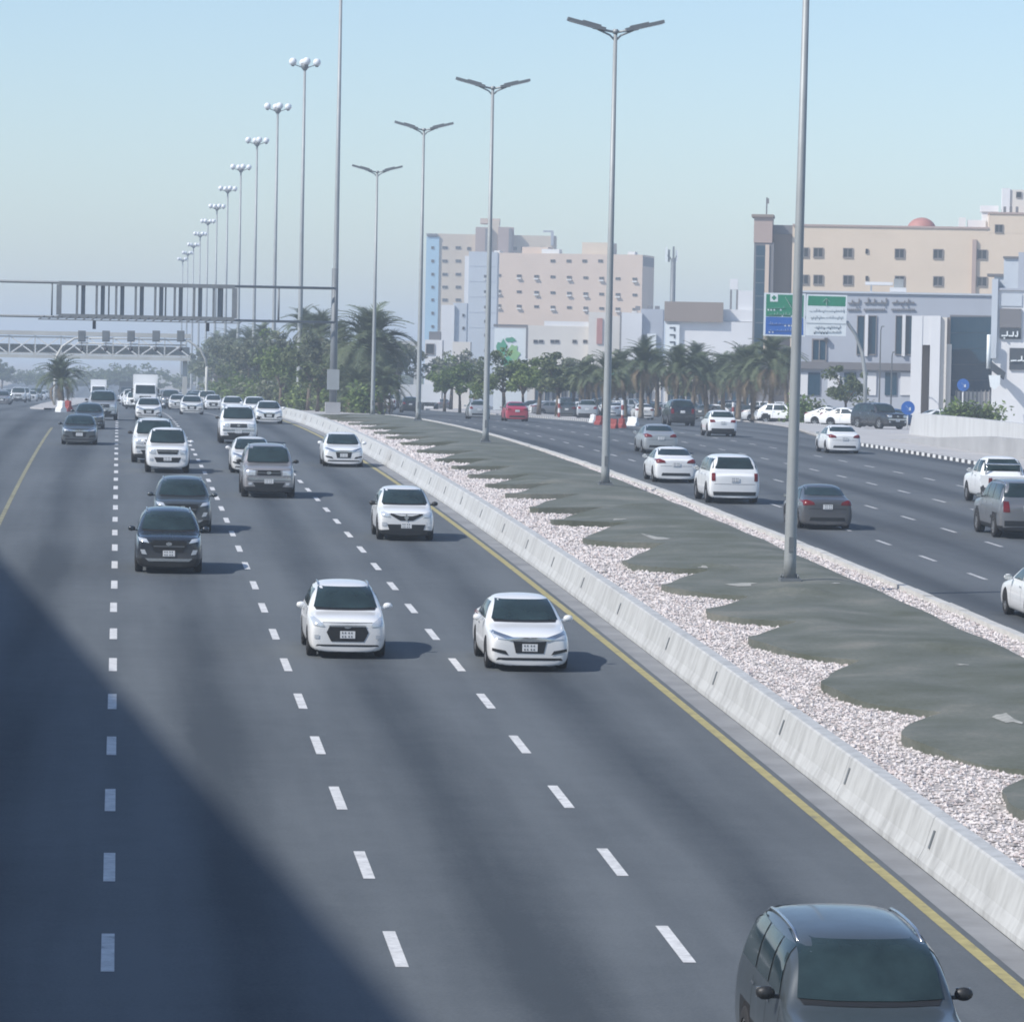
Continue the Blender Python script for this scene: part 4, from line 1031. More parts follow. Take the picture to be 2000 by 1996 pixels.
# --- near carriageway, coming towards the camera
on('hatch', 672, 1284, 'white', 'white hatchback with a big dark six-sided grille, alone between the lane dashes', 'car', GI)
on('sedan', 1022, 1309, 'white', 'white saloon with a dark winged grille beside the yellow edge line', 'car', GI)
on('crossover', 788, 1056, 'white', 'white crossover with a dark V-shaped grille and black mirrors', 'car', GI)
on('offroad', 522, 973, 'taupe', 'grey-brown off-road wagon with dark mirrors in the third lane', 'off-road car', GI)
on('suv', 328, 1120, 'navy', 'blue-black utility car with glinting lamps, nearest in the second lane', 'car', GI)
on('suv', 355, 1040, 'slate', 'dark slate utility car half hidden right behind the blue-black one', 'car', GI)
on('pickup', 326, 924, 'white', 'white pickup truck in the second lane, its roof catching the light', 'pickup', GI)
on('offroad', 300, 905, 'cream', 'off-white off-road wagon tucked behind the white pickup truck', 'off-road car', GI)
on('sedan', 668, 912, 'white', 'white saloon close to the concrete barrier, fourth lane', 'car', GI)
on('offroad', 464, 867, 'white', 'white off-road wagon ahead of the grey-brown one, third lane', 'off-road car', GI)
on('sedan', 490, 925, 'cream', 'off-white saloon mostly hidden behind the grey-brown wagon', 'car', GI)
on('sedan', 524, 828, 'white', 'white saloon beyond, where the concrete apron starts', 'car', GI)
on('sedan', 374, 810, 'cream', 'pale green-white saloon in the middle of the road by the lane-sign post', 'car', GI)
on('sedan', 290, 820, 'white', 'white saloon right in front of the white box lorry', 'car', GI)
on('lorry', 283, 800, 'white', 'white box lorry behind a white saloon in the second lane', 'lorry', GI)
on('sedan', 155, 869, 'slate', 'dark slate saloon with one glinting headlamp, first in the left lane', 'car', GI)
on('sedan', 174, 838, 'slate', 'dark greenish saloon directly behind the leading slate saloon', 'car', GI)
on('offroad', 200, 821, 'silver', 'silver off-road wagon behind the two dark saloons', 'off-road car', GI)
on('sedan', 454, 812, 'white', 'white saloon, left of a pair near the trees', 'car', GI)
on('hatch', 497, 816, 'white', 'white hatchback just behind the white saloon at the apron', 'car', GI)
on('sedan', 414, 800, 'black', 'black saloon with bright lamps among white cars', 'car', GI)
on('suv', 338, 799, 'white', 'white utility car left of the black saloon, far off', 'car', GI)
on('suv', 376, 797, 'slate', 'dark utility car peeping over the pale green-white saloon', 'car', GI)
on('hatch', 246, 790, 'white', 'white hatchback beside the box lorry, far off', 'car', GI)
on('lorry', 246, 784, 'slate', 'dark lorry beyond the white hatchback', 'lorry', GI)
on('lorry', 192, 786, 'white', 'white lorry under the footbridge in the left lane', 'lorry', GI)
# the car at the very bottom edge, only its roof and windscreen in the picture
vehicle('offroad', 8.05, 46.4, 'slate', 0, 'dark slate off-road wagon cut off by the bottom edge of the picture', 'off-road car', GI)
# --- far carriageway, driving away
on('sedan', 1284, 886, 'silver', 'silver saloon behind a lamp post on the far carriageway', 'car', GO, True)
on('sedan', 1312, 943, 'white', 'white saloon next to the median kerb, ahead of the tall white wagon', 'car', GO, True)
on('boxy', 1424, 984, 'white', 'tall white wagon with a wide dark rear window', 'car', GO, True)
on('sedan', 1603, 1034, 'dkgrey', 'dark grey saloon right of the nearest lamp post', 'car', GO, True)
on('sedan', 1641, 886, 'white', 'white saloon in front of the black and white kerb', 'car', GO, True)
on('crossover', 1406, 853, 'white', 'white crossover with a black lower bumper near the exit', 'car', GO, True)
on('offroad', 1328, 832, 'black', 'black off-road wagon beside the white crossover', 'off-road car', GO, True)
on('sedan', 1256, 820, 'white', 'white saloon next to the red plastic barriers', 'car', GO, True)
on('sedan', 1007, 823, 'red', 'crimson saloon passing the palm island', 'car', GO, True)
on('hatch', 934, 819, 'silver', 'silver hatchback behind a lamp post, left of the crimson saloon', 'car', GO, True)
on('offroad', 1990, 1052, 'grey', 'grey off-road wagon with red lamps cut off by the right edge', 'off-road car', GO, True)
on('pickup', 1958, 988, 'white', 'white pickup truck above the grey wagon at the right edge', 'pickup', GO, True)
on('sedan', 2066, 1222, 'white', 'white saloon mostly outside the right edge, by the median kerb', 'car', GO, True)
on('suv', 800, 806, 'black', 'black utility car left of a lamp post, in front of the white lorries', 'car', GO, True)
on('sedan', 866, 800, 'dkgrey', 'dark grey saloon right of a lamp post beside the white lorry', 'car', GO, True)
on('offroad', 757, 801, 'white', 'white off-road wagon by the foot of the big palm', 'off-road car', GO, True)
vehicle('lorry', at(838, 790, 560).x, 560, 'white', math.pi, 'white box lorry driving off behind the dark grey saloon', 'lorry', GO)
vehicle('lorry', at(800, 790, 585).x, 585, 'cream', math.pi, 'off-white box lorry behind the black utility car', 'lorry', GO)
# --- standing by the shops and along the exit road
def park(kind, px, py, Y, color, ang, label, far=False):
    p = at(px, py, Y)
    vehicle(kind, p.x, Y, color, rad(ang), label, 'car', GP, far, .03)
park('suv', 1148, 820, 372, 'silver', 172, 'silver utility car just behind the kerb of the palm island')
park('sedan', 1110, 812, 400, 'slate', 170, 'dark saloon left of the silver utility car behind the island')
park('suv', 1532, 818, 368, 'white', 62, 'white utility car parked left of the nearest lamp post')
park('sedan', 1592, 822, 372, 'white', 62, 'white saloon parked just right of the nearest lamp post')
park('sedan', 1628, 824, 352, 'white', 58, 'white saloon parked second from the nearest lamp post')
park('sedan', 1660, 830, 338, 'white', 60, 'white saloon parked beside the black wagon')
park('sedan', 1500, 816, 385, 'white', 60, 'white saloon parked left of the white utility car')
park('suv', 1566, 812, 395, 'cream', 62, 'off-white utility car parked behind the nearest lamp post')
park('suv', 1612, 812, 398, 'white', 62, 'white utility car in the second parked row')
park('sedan', 1648, 814, 392, 'silver', 62, 'silver saloon in the second parked row')
park('offroad', 1716, 838, 318, 'black', 24, 'black off-road wagon parked by the blue road sign')
park('sedan', 1752, 820, 350, 'blue', 90, 'dark blue saloon parked behind the blue road sign')
park('sedan', 1385, 800, 420, 'slate', 150, 'dark saloon under the palms behind the white crossover')
park('sedan', 1210, 800, 450, 'white', 150, 'white car far back between the palm trunks')
park('sedan', 1075, 795, 470, 'white', 95, 'white car under the trees behind the crimson saloon')
park('sedan', 1845, 800, 345, 'cream', 90, 'pale car whose roof shows over the white ramp wall')
rp = random.Random(21)
for i in range(26):
    px = 1040 + i * 19 + rp.uniform(-6, 6); Y = rp.uniform(455, 520)
    kd = rp.choice(['sedan', 'suv', 'hatch', 'offroad', 'sedan']); cl_ = rp.choice(['white', 'white', 'cream', 'silver', 'slate', 'white', 'grey', 'black', 'blue'])
    vehicle(kd, at(px, 800, Y).x, Y, cl_, rad(rp.choice([90, -90, 75, 180])), 'parked car under the palms, %s from the left of the crowded row' % (ORD + ['%dth' % q for q in range(13, 21)] + ['21st', '22nd', '23rd', '24th', '25th', '26th'])[i], 'car', 'crowded parking row under the palms', True, .03)
# --- far queue: too small to show parts
rq = random.Random(11)
CN = dict(white='white', cream='off-white', silver='silver', slate='dark slate', grey='grey', black='black', taupe='grey-brown', blue='blue')
KN = dict(sedan='saloon', suv='utility car', hatch='hatchback', offroad='off-road wagon', crossover='crossover')
def DN(Y): return 'near the arched gantry' if Y < 500 else 'just past the footbridge' if Y < 580 else 'well past the footbridge' if Y < 680 else 'far past the footbridge' if Y < 790 else 'almost lost in the haze'
cols = ['white', 'white', 'white', 'white', 'cream', 'white', 'cream', 'silver', 'slate', 'grey', 'white', 'black', 'taupe']
KQ = ['sedan', 'suv', 'hatch', 'offroad', 'sedan', 'crossover']
for lane, x in enumerate((-1.9, 1.85, 5.6, 9.4)):
    Y = 408 + 9 * lane
    while Y < 930:
        if not (abs(x + 1.9) < .1 and Y < 520):
            kq_, cq_ = rq.choice(KQ), rq.choice(cols)
            vehicle(kq_, x + rq.uniform(-.3, .3), Y, cq_, 0, 'tiny %s %s in the far queue, %s lane, %s' % (CN[cq_], KN[kq_], ORD[lane], DN(Y)), 'car', 'far queue of oncoming cars', True)
        Y += rq.uniform(12, 26)
for x in (-12.5, -16.2, -20):
    Y = 440 + rq.uniform(0, 30)
    while Y < 900:
        kq_, cq_ = rq.choice(KQ), rq.choice(cols)
        vehicle(kq_, x + rq.uniform(-.3, .3), Y, cq_, 0, 'tiny %s %s left of the small palm, %s' % (CN[cq_], KN[kq_], DN(Y)), 'car', 'far cars left of the small palm', True)
        Y += rq.uniform(20, 55)
for x in (24, 28):
    Y = 480 + rq.uniform(0, 20)
    while Y < 760:
        kq_, cq_ = rq.choice(KQ), rq.choice(cols)
        vehicle(kq_, x + rq.uniform(-.3, .3), Y, cq_, math.pi, 'tiny %s %s driving off beyond the white lorries, %s' % (CN[cq_], KN[kq_], DN(Y)), 'car', 'far cars beyond the white lorries', True)
        Y += rq.uniform(25, 50)
for o, m in PEND: repaint(o, m)
for k, v in PROTO.items():
    if k not in USED:
        for c in list(v.children_recursive): bpy.data.objects.remove(c)
        bpy.data.objects.remove(v)

# ------------------------------------------------------------------ red and white water-filled road blocks, cone posts
def block(red):
    e = MB(); pr = [(-.28, 0), (.28, 0), (.26, .25), (.13, .42), (.10, .85), (-.10, .85), (-.13, .42), (-.26, .25)]
    n = len(pr); vs = [(x, y, z) for y in (-.72, -.66, .66, .72) for x, z in pr]
    for i in range(n):
        for q in (0, 3): x, y, z = vs[q * n + i]; vs[q * n + i] = (x * .8, y, z * .95 + .01)
    e.add(vs, [tuple(range(n)), tuple(3 * n + i for i in reversed(range(n)))] + [((j * n + (i + 1) % n), j * n + i, (j + 1) * n + i, (j + 1) * n + (i + 1) % n) for j in range(3) for i in range(n)])
    e.box((0, 0, .86), (.08, .5, .05)); e.box((0, .3, .45), (.30, .1, .12)); e.box((0, -.3, .45), (.30, .1, .12))
    return e.mesh('road_block', M['red_plastic'] if red else M['white_plastic'])
BR, BW_ = block(True), block(False)
for k, (px, py, red, a) in enumerate(((1170, 830, 1, 15), (1192, 837, 1, 50), (1214, 836, 1, 10), (1236, 832, 0, 30), (1158, 826, 0, 10))):
    x, Y = ground_at(px, py)
    o = obj('road_block', BR if red else BW_, None, (x, Y, prof(Y)), (0, 0, rad(a)))
    o.scale = (.75, .75, .75); tag(o, ['leftmost red', 'middle red', 'rightmost red', 'right-hand white', 'left-hand white'][k] + ' plastic road block at the nose of the palm island', 'road block', 'road blocks at the island nose')
for px, py, red in ((132, 804, 1), (119, 805, 0)):
    x, Y = ground_at(px, py)
    tag(obj('road_block', BR if red else BW_, None, (x, Y, prof(Y)), (0, 0, .3)), ('red' if red else 'white') + ' plastic road block in front of the small left palm', 'road block')

# ------------------------------------------------------------------ palms, trees, shrubs
def frond_mesh(seed, L_=2.9, droop=1.0):
    r = random.Random(seed); mb = MB(); n = 11; pts = []
    for i in range(n):
        t = i / (n - 1)
        pts.append(Vector((t * L_ * (1 - .12 * t), 0, .95 * math.sin(t * 2.2) * .8 - droop * t ** 2.4 * 1.5)))
    mb.tube(pts, [.045 * (1 - .8 * i / n) for i in range(n)], 4, caps=False)
    for i in range(1, 34):
        t = .12 + .88 * i / 34; f = t * (n - 1); a = min(n - 2, int(f)); p = pts[a].lerp(pts[a + 1], f - a)
        d = (pts[a + 1] - pts[a]).normalized()
        ll = .62 * math.sin(math.pi * (.18 + .75 * t)) + .12
        for s in (-1, 1):
            q = p + d * ll * .62 + Vector((0, s * ll * r.uniform(.6, .85), ll * r.uniform(.05, .35) - .12 * t))
            w = d * .035
            mb.add([p - w, p + w, q], [(0, 1, 2)], 0)
    return mb
def palm_trunk(H, r0=.23, r1=.17, seed=1):
    r = random.Random(seed); n = int(H / .28); pts = []; rs = []
    for i in range(n + 1):
        t = i / n; pts.append((.12 * math.sin(t * 1.7 + seed) * t, .1 * math.sin(t * 1.3) * t, H * t))
        rs.append((r0 + (r1 - r0) * t) * (1 + (.10 if i % 2 else -.05)) * (1.25 if i == 0 else 1))
    return MB().tube(pts, rs, 9)
FR = [frond_mesh(k, 2.9, .45 + .22 * k).mesh('frond', M['palm_leaf']) for k in range(3)]
def frond_sets(seed, n=42):
    r = random.Random(seed); out = []
    for i in range(n):
        a = i * 2.39996 + r.uniform(-.2, .2); e = 1.25 - (1.6 if n < 60 else 2.1) * (i / n) + r.uniform(-.15, .15)
        out.append((a, e, r.uniform(.85, 1.12), i % 3))
    return out
def crown_mesh(seed, n=42):
    mb = MB(); src = [frond_mesh(k, 2.9, .45 + .22 * k) for k in range(3)]
    for a, e, s, k in frond_sets(seed, n):
        Mx = Matrix.Rotation(a, 4, 'Z') @ Matrix.Rotation(-e, 4, 'Y') @ Matrix.Scale(s, 4)
        mb.add([Mx @ Vector(v) for v in src[k].v], src[k].f)
    for i in range(7):
        Mx = Matrix.Rotation(i * .9 + seed, 4, 'Z') @ Matrix.Rotation(.95, 4, 'Y') @ Matrix.Scale(.8, 4)
        mb.add([Mx @ Vector(v) for v in src[2].v], src[2].f, 1)
    # old leaf bases
    mb.ball((0, 0, -.15), (.32, .32, .45), 9, 6)
    return mb.mesh('crown', [M['palm_leaf'], M['dead_leaf']])
CR = [crown_mesh(20 + k) for k in range(3)]
TR = [palm_trunk(1.0 * h, seed=k).mesh('trunk', M['palm_bark']) for k, h in enumerate((4.0, 4.0, 4.0))]
def palm(x, Y, H, label, group, k=0, spread=1.0, big=False, dz=.14):
    e = empty('palm_tree', (x, Y, prof(Y) + dz), RNG.uniform(0, 6)); tag(e, label, 'palm', group); e.rotation_euler.x = rad(RNG.uniform(-4, 4)); e.rotation_euler.y = rad(RNG.uniform(-4, 4))
    th = max(.6, H - 1.6 * spread)
    t = obj('trunk', TR[k % 3], e); t.scale = (spread, spread, th / 4.0)
    top = Vector((.12 * math.sin(1.7 + k % 3), .1 * math.sin(1.3), th))
    if big:
        for a, el, s, q in frond_sets(31, 84):
            f = obj('frond', FR[q], e, top, None); f.rotation_euler = (Matrix.Rotation(a, 3, 'Z') @ Matrix.Rotation(-el, 3, 'Y')).to_euler(); f.scale = (s * spread,) * 3
    else:
        c = obj('crown', CR[k % 3], e, top, (0, 0, RNG.uniform(0, 6))); c.scale = (spread * RNG.uniform(.9, 1.1),) * 3
    return e
def broadleaf(seed, H=6.0, R=2.4, n=2300, m='leaf_a', leaf=.2):
    r = random.Random(seed)
    tr = MB(); tr.tube([(0, 0, 0), (.05, 0, H * .2), (.1, .05, H * .38)], [.20, .16, .13], 8)
    cl = MB(); nodes = []
    for i in range(7):
        a = i * 2.4 + r.uniform(-.3, .3); q = Vector((math.cos(a) * R * r.uniform(.3, .75), math.sin(a) * R * r.uniform(.3, .75), H * r.uniform(.52, .9)))
        tr.tube([(.1, .05, H * .36), (q.x * .4, q.y * .4, H * .36 + (q.z - H * .36) * .55), q], [.09, .06, .025], 6)
        for j in range(5):
            nodes.append((q + Vector((r.gauss(0, .55), r.gauss(0, .55), r.gauss(0, .45))), r.uniform(.35, .85)))
    for i in range(n):
        c, s = r.choice(nodes)
        d = Vector((r.gauss(0, 1), r.gauss(0, 1), r.gauss(0, 1))).normalized() * s * r.uniform(.35, 1.0) ** .6
        p = c + Vector((d.x, d.y, d.z * .8)); 
        x = Vector((r.gauss(0, 1), r.gauss(0, 1), r.gauss(0, .6))).normalized(); y = x.cross(Vector((r.gauss(0, 1), r.gauss(0, 1), r.gauss(0, 1)))).normalized()
        l = leaf * r.uniform(.6, 1.3)
        cl.add([p - x * l, p + y * l * .5, p + x * l, p - y * l * .5], [(0, 1, 2, 3)])
    return tr.mesh('trunk', M['bark']), cl.mesh('crown', M[m])
BL = {'olive': broadleaf(1, m='leaf_a'), 'olive2': broadleaf(2, m='leaf_a', n=2600), 'dusty': broadleaf(3, m='leaf_c'), 'dusty2': broadleaf(4, m='leaf_c', n=2600), 'bright': broadleaf(5, m='leaf_b'), 'bright2': broadleaf(6, m='leaf_b', n=2500)}
def tree(kind, x, Y, H, wide, label, group, dz=.14, name='broadleaf_tree'):
    t, c = BL[kind]; e = empty(name, (x, Y, prof(Y) + dz), RNG.uniform(0, 6)); tag(e, label, 'tree' if name != 'shrub' else 'shrub', group)
    for me, nm in ((t, 'trunk'), (c, 'crown')):
        o = obj(nm, me, e); o.scale = (wide * H / 6, wide * H / 6, H / 6)
    return e
def shrub_mesh(seed, m):
    r = random.Random(seed); st = MB(); cl = MB()
    for i in range(9):
        a = r.uniform(0, 6.28); q = Vector((math.cos(a) * r.uniform(.2, .8), math.sin(a) * r.uniform(.2, .8), r.uniform(.6, 1.5)))
        st.tube([(0, 0, 0), q * .5 + Vector((0, 0, .1)), q], [.035, .025, .01], 5)
        for j in range(70):
            d = Vector((r.gauss(0, .25), r.gauss(0, .25), r.gauss(0, .25))); p = q * r.uniform(.4, 1.0) + d; p.z = max(.05, p.z)
            x = Vector((r.gauss(0, 1), r.gauss(0, 1), r.gauss(0, .8))).normalized(); y = x.cross(Vector((r.gauss(0, 1), r.gauss(0, 1), 1))).normalized(); l = r.uniform(.08, .17)
            cl.add([p - x * l, p + y * l * .5, p + x * l, p - y * l * .5], [(0, 1, 2, 3)])
    return st.mesh('stems', M['bark']), cl.mesh('foliage', M[m])
def OW(i):
    t = ['', 'ten', 'twenty', 'thirty', 'forty'][(i + 1) // 10]; d = (i + 1) % 10
    if i < 12: return ORD[i]
    if i < 19: return ['thirteenth', 'fourteenth', 'fifteenth', 'sixteenth', 'seventeenth', 'eighteenth', 'nineteenth'][i - 12]
    return t[:-1] + 'ieth' if d == 0 else t + '-' + ORD[d - 1]
SHR = [shrub_mesh(1, 'leaf_b'), shrub_mesh(2, 'leaf_a'), shrub_mesh(3, 'leaf_c'), shrub_mesh(4, 'leaf_b')]
def shrub(k, x, Y, s, label, group):
    e = empty('shrub', (x, Y, prof(Y) + .14), RNG.uniform(0, 6)); tag(e, label, 'shrub', group)
    for me, nm in zip(SHR[k % 4], ('stems', 'foliage')): o = obj(nm, me, e); o.scale = (s * 1.15, s * 1.15, s)
def hgt(px, py, Y, dz=.14): return at(px, py, Y).z - prof(Y) - dz
# the big palm by the fifth lamp post
palm(at(716, 800, 392).x, 392, hgt(716, 622, 392), 'big date palm with spreading fronds behind the farthest lamp post', None, 0, 1.75, True)
GT = 'trees and palms crowding the median'
row = [(602, 648, 425, 'olive', 1.15), (640, 660, 412, 'dusty', 1.2), (668, 690, 405, 'olive2', 1.3), (575, 655, 445, 'dusty2', 1.2), (548, 690, 440, 'bright', 1.1), (536, 662, 480, 'olive', 1.2), (560, 668, 470, 'bright2', 1.2), (512, 668, 510, 'dusty', 1.3), (620, 700, 404, 'olive2', 1.3),
       (492, 672, 545, 'olive2', 1.2), (470, 664, 590, 'dusty2', 1.2), (452, 666, 640, 'olive', 1.2), (437, 668, 690, 'dusty', 1.2), (424, 672, 750, 'olive2', 1.2), (412, 674, 810, 'dusty2', 1.2), (402, 678, 880, 'olive', 1.3)]
wl_ = {'olive': 'olive green', 'olive2': 'dark olive', 'dusty': 'dusty grey-green', 'dusty2': 'thin dusty', 'bright': 'bright yellow-green', 'bright2': 'fresh green'}
posn = ['right of the gantry column', 'behind the gantry column', 'left of the gantry column', 'in the middle of the row', 'towards the footbridge', 'at the far end of the row']
for i, (px, py, Y, k, w) in enumerate(row):
    where = posn[min(5, [0 if px > 655 else 1 if px > 625 else 2 if px > 560 else 3 if px > 500 else 4 if px > 440 else 5][0])]
    tree(k, at(px, 780, Y).x, Y, hgt(px, py, Y), w * .9, '%s tree %s on the median' % (wl_[k], where), GT)
for i, (px, py, Y, s) in enumerate(((590, 612, 455, 1.15), (622, 622, 432, 1.1), (652, 640, 420, 1.0), (520, 640, 520, 1.1), (482, 650, 575, 1.2), (445, 652, 660, 1.2), (420, 655, 760, 1.2))):
    palm(at(px, 780, Y).x, Y, hgt(px, py, Y), 'date palm standing over the median trees, %s from the big palm' % ORD[i], GT, i, s)
for i in range(44):
    Y = 385 + i * 6.2 + RNG.uniform(-2, 2); xx = (13.2 if Y > 470 else 20.5 - 7.0 * max(0, (Y - 400) / 70)) + RNG.uniform(0, 2.2)
    shrub(i, xx, Y, RNG.uniform(1.2, 2.3), '%s shrub under the median trees, %s along from the gantry column' % (['bright', 'olive', 'dusty', 'green'][i % 4], OW(i)), 'shrubs under the median trees')
palm(at(742, 790, 386).x, 386, 3.6, 'young stemless palm at the foot of the big palm, right side', GT, 2, 1.1)
palm(at(698, 790, 388).x, 388, 3.2, 'young stemless palm at the foot of the big palm, left side', GT, 1, 1.0)
# small palm on the left island
p_ = at(122, 790, 432); palm(p_.x, 432, hgt(122, 712, 432), 'short bushy palm on the left island in front of the footbridge', None, 1, 1.05)
# palm island and the trees before the shops
GPm = 'palms in front of the shops'
pal = [(1150, 692, 400, .95), (1178, 684, 372, 1.0), (1222, 694, 410, .95), (1252, 682, 392, 1.05), (1283, 686, 430, 1.0), (1318, 684, 385, 1.0), (1352, 690, 420, 1.05), (1382, 684, 400, 1.1), (1412, 690, 440, 1.05), (1442, 682, 412, 1.1), (1472, 676, 385, 1.15), (1506, 672, 376, 1.2), (1538, 684, 430, 1.05)]
for i, (px, py, Y, s) in enumerate(pal):
    palm(at(px, 800, Y).x, Y, hgt(px, py + 8 + RNG.uniform(-12, 12), Y), 'date palm before the shops, %s' % ('leftmost of the row' if i == 0 else 'right beside the nearest lamp post' if i == 12 else '%s from the left in the row' % (ORD + ['thirteenth'])[i]), GPm, i, s * 1.02)
for i, (px, py, Y, k, w, lab) in enumerate(((868, 712, 470, 'bright2', 1.1, 'yellow-green tree above the dark grey saloon'), (898, 716, 440, 'bright', 1.1, 'yellow-green tree left of the third lamp post'), (925, 700, 455, 'olive', 1.1, 'olive tree behind the third lamp post'), (880, 690, 560, 'dusty', 1.2, 'dusty tree behind the yellow-green ones'), (985, 694, 420, 'olive2', 1.25, 'dark olive tree above the crimson saloon'), (1022, 700, 400, 'bright2', 1.0, 'low fresh green tree right of the crimson saloon'),
                                            (1052, 692, 430, 'olive', 1.3, 'broad olive tree left of the second lamp post'), (1088, 696, 405, 'olive2', 1.25, 'dark olive tree with a bare leaning trunk'), (1118, 702, 440, 'dusty', 1.2, 'dusty tree just left of the second lamp post'), (775, 655, 560, 'dusty2', 1.1, 'thin dusty tree right of the big palm'), (760, 740, 420, 'bright', .9, 'small yellow-green tree by the white wagon'), (945, 738, 400, 'bright', .9, 'small bright tree behind the silver hatchback'))):
    tree(k, at(px, 800, Y).x, Y, hgt(px, py, Y), w, lab, 'trees before the shops')
for i, (px, py, Y, k, lab) in enumerate(((1135, 705, 470, 'dusty2', 'thin dusty tree right of the second lamp post'), (1205, 712, 465, 'olive', 'olive tree between the left palms'), (1268, 708, 480, 'dusty', 'dusty tree behind the middle palms'), (1335, 712, 470, 'olive2', 'dark tree behind the crowded palms'), (1400, 706, 480, 'dusty2', 'pale dusty tree behind the right palms'), (1455, 708, 470, 'olive', 'olive tree left of the nearest lamp post'))):
    tree(k, at(px, 800, Y).x, Y, hgt(px, py, Y), 1.25, lab, 'trees before the shops')
tree('olive2', at(1652, 790, 372).x, 372, hgt(1652, 722, 372), 1.0, 'dark clipped tree under the direction sign post', None)
for i, (px, Y) in enumerate(((1560, 366), (1585, 372), (1700, 352), (1870, 330), (1885, 330), (1900, 330), (1918, 330), (1935, 330))):
    shrub(i, at(px, 800, Y).x, Y, RNG.uniform(1.0, 1.5), '%s before the shops at the right' % ['shrub right of the nearest lamp post', 'second shrub right of the nearest lamp post', 'shrub under the sign post', 'first shrub over the ramp wall', 'second shrub over the ramp wall', 'third shrub over the ramp wall', 'fourth shrub over the ramp wall', 'last shrub over the ramp wall'][i], 'shrubs before the shops')
# far trees below the footbridge
for i in range(16):
    side = i % 2; Y = 780 + 30 * i
    x = (-26 - 5 * (i % 5) - 1.2 * (i // 4)) if side == 0 else (19 + 3 * (i % 4))
    tree(['olive', 'dusty', 'olive2', 'dusty2'][i % 4], x, Y, 6.5 + (i % 3) * 1.3, 1.35, 'far hazy %s tree under the footbridge, %s, %s' % (['olive', 'dusty', 'dark', 'pale'][i % 4], 'left of the road' if side == 0 else 'right of the road', (ORD + ['13th', '14th', '15th', '16th'])[i] + ' in depth'), 'far trees under the footbridge', 0)

# ------------------------------------------------------------------ buildings
def wallm(n, c, v=.07, rough=.85): return mat(n, c, rough, var=v, scale=.12)
M['w_beige'] = wallm('wall_beige', (.64, .53, .41)); M['w_pink'] = wallm('wall_pink', (.60, .48, .385)); M['w_sand'] = wallm('wall_sand', (.60, .51, .40)); M['w_white'] = wallm('wall_white', (.70, .70, .70))
M['w_cream'] = wallm('wall_cream', (.66, .62, .56)); M['w_blue'] = wallm('wall_paleblue', (.50, .54, .58)); M['w_grey'] = wallm('wall_bluegrey', (.40, .425, .47)); M['w_dgrey'] = wallm('wall_darkgrey', (.17, .165, .17)); M['w_brown'] = wallm('wall_brown', (.25, .20, .165)); M['w_stone'] = wallm('wall_stone', (.40, .31, .27))
M['pane_d'] = mat('window_dark', (.03, .034, .038), .12, var=.2, scale=1); M['w_sky'] = wallm('wall_skyblue', (.36, .55, .68)); M['pane_b'] = mat('curtain_glass', (.012, .048, .080), .09, var=.25, scale=.15); M['frame'] = mat('window_frame', (.22, .20, .19), .6); M['ac'] = mat('ac_unit', (.72, .72, .70), .5, var=.05)
M['dome'] = mat('dome_red', (.42, .19, .16), .6, var=.08)
class Bld:
    def __init__(s, name, label, px0, Y0, theta=None, cat='building'):
        if theta is None: theta = -math.degrees(math.atan((px0 + 60 - 225) / FOC)) - 1.5
        p = at(px0, 720, Y0); s.P = Vector((p.x, Y0, prof(Y0))); s.th = rad(theta); s.Y0 = Y0
        s.root = empty(name, s.P, s.th); tag(s.root, label, cat)
        s.d = Vector((math.cos(s.th), math.sin(s.th), 0)); s.n = Vector((s.d.y, -s.d.x, 0))
    def uv(s, px, py, v=0.0):
        """where the ray through a photo point meets the facade plane (moved v metres back)"""
        a = at(px, py, 100.0) - CAM; t = (s.P - s.n * v - CAM).dot(s.n) / a.dot(s.n); q = CAM + a * t - s.P
        return q.dot(s.d), q.z
    def box(s, name, a, b, depth, m, v=0.0, base=False, parent=None):
        pm = (a[0] + min(b[0], 2000)) / 2; u0 = s.uv(*a, v)[0]; u1 = s.uv(*b, v)[0]; z1 = s.uv(pm, a[1], v)[1]; z0 = s.uv(pm, b[1], v)[1]
        if base: z0 = -.5
        return MB().box(((u0 + u1) / 2, v + depth / 2, (z0 + z1) / 2), (abs(u1 - u0), depth, abs(z1 - z0))).build(name, m, parent or s.root)
    def window(s, px, py, w, h, mul=1, m=None, v=0.0, ac=False):
        """framed window standing in the wall: rim proud of it, pane set back inside the rim"""
        u, z = s.uv(px, py, v); k = s.Y0 / FOC; w *= k; h *= k; f = min(w, h) * .09
        mb = MB(); y = v - .06
        for (cu, cz, bw, bh) in ((0, h / 2, w + f, f), (0, -h / 2, w + f, f * 1.4), (-w / 2, 0, f, h), (w / 2, 0, f, h)): mb.box((u + cu, y, z + cz), (bw, .14, bh))
        for i in range(1, mul): mb.box((u - w / 2 + w * i / mul, y + .01, z), (f * .8, .10, h))
        o = mb.build('window', M['frame'], s.root)
        MB().box((u, v - .02, z), (w - f * .5, .03, h - f * .5)).build('pane', m or M['pane_d'], o)
        if ac: MB().box((u, v - .3, z - h * 1.15), (w * 1.05, .5, h * .55)).build('air_conditioner', M['ac'], s.root)
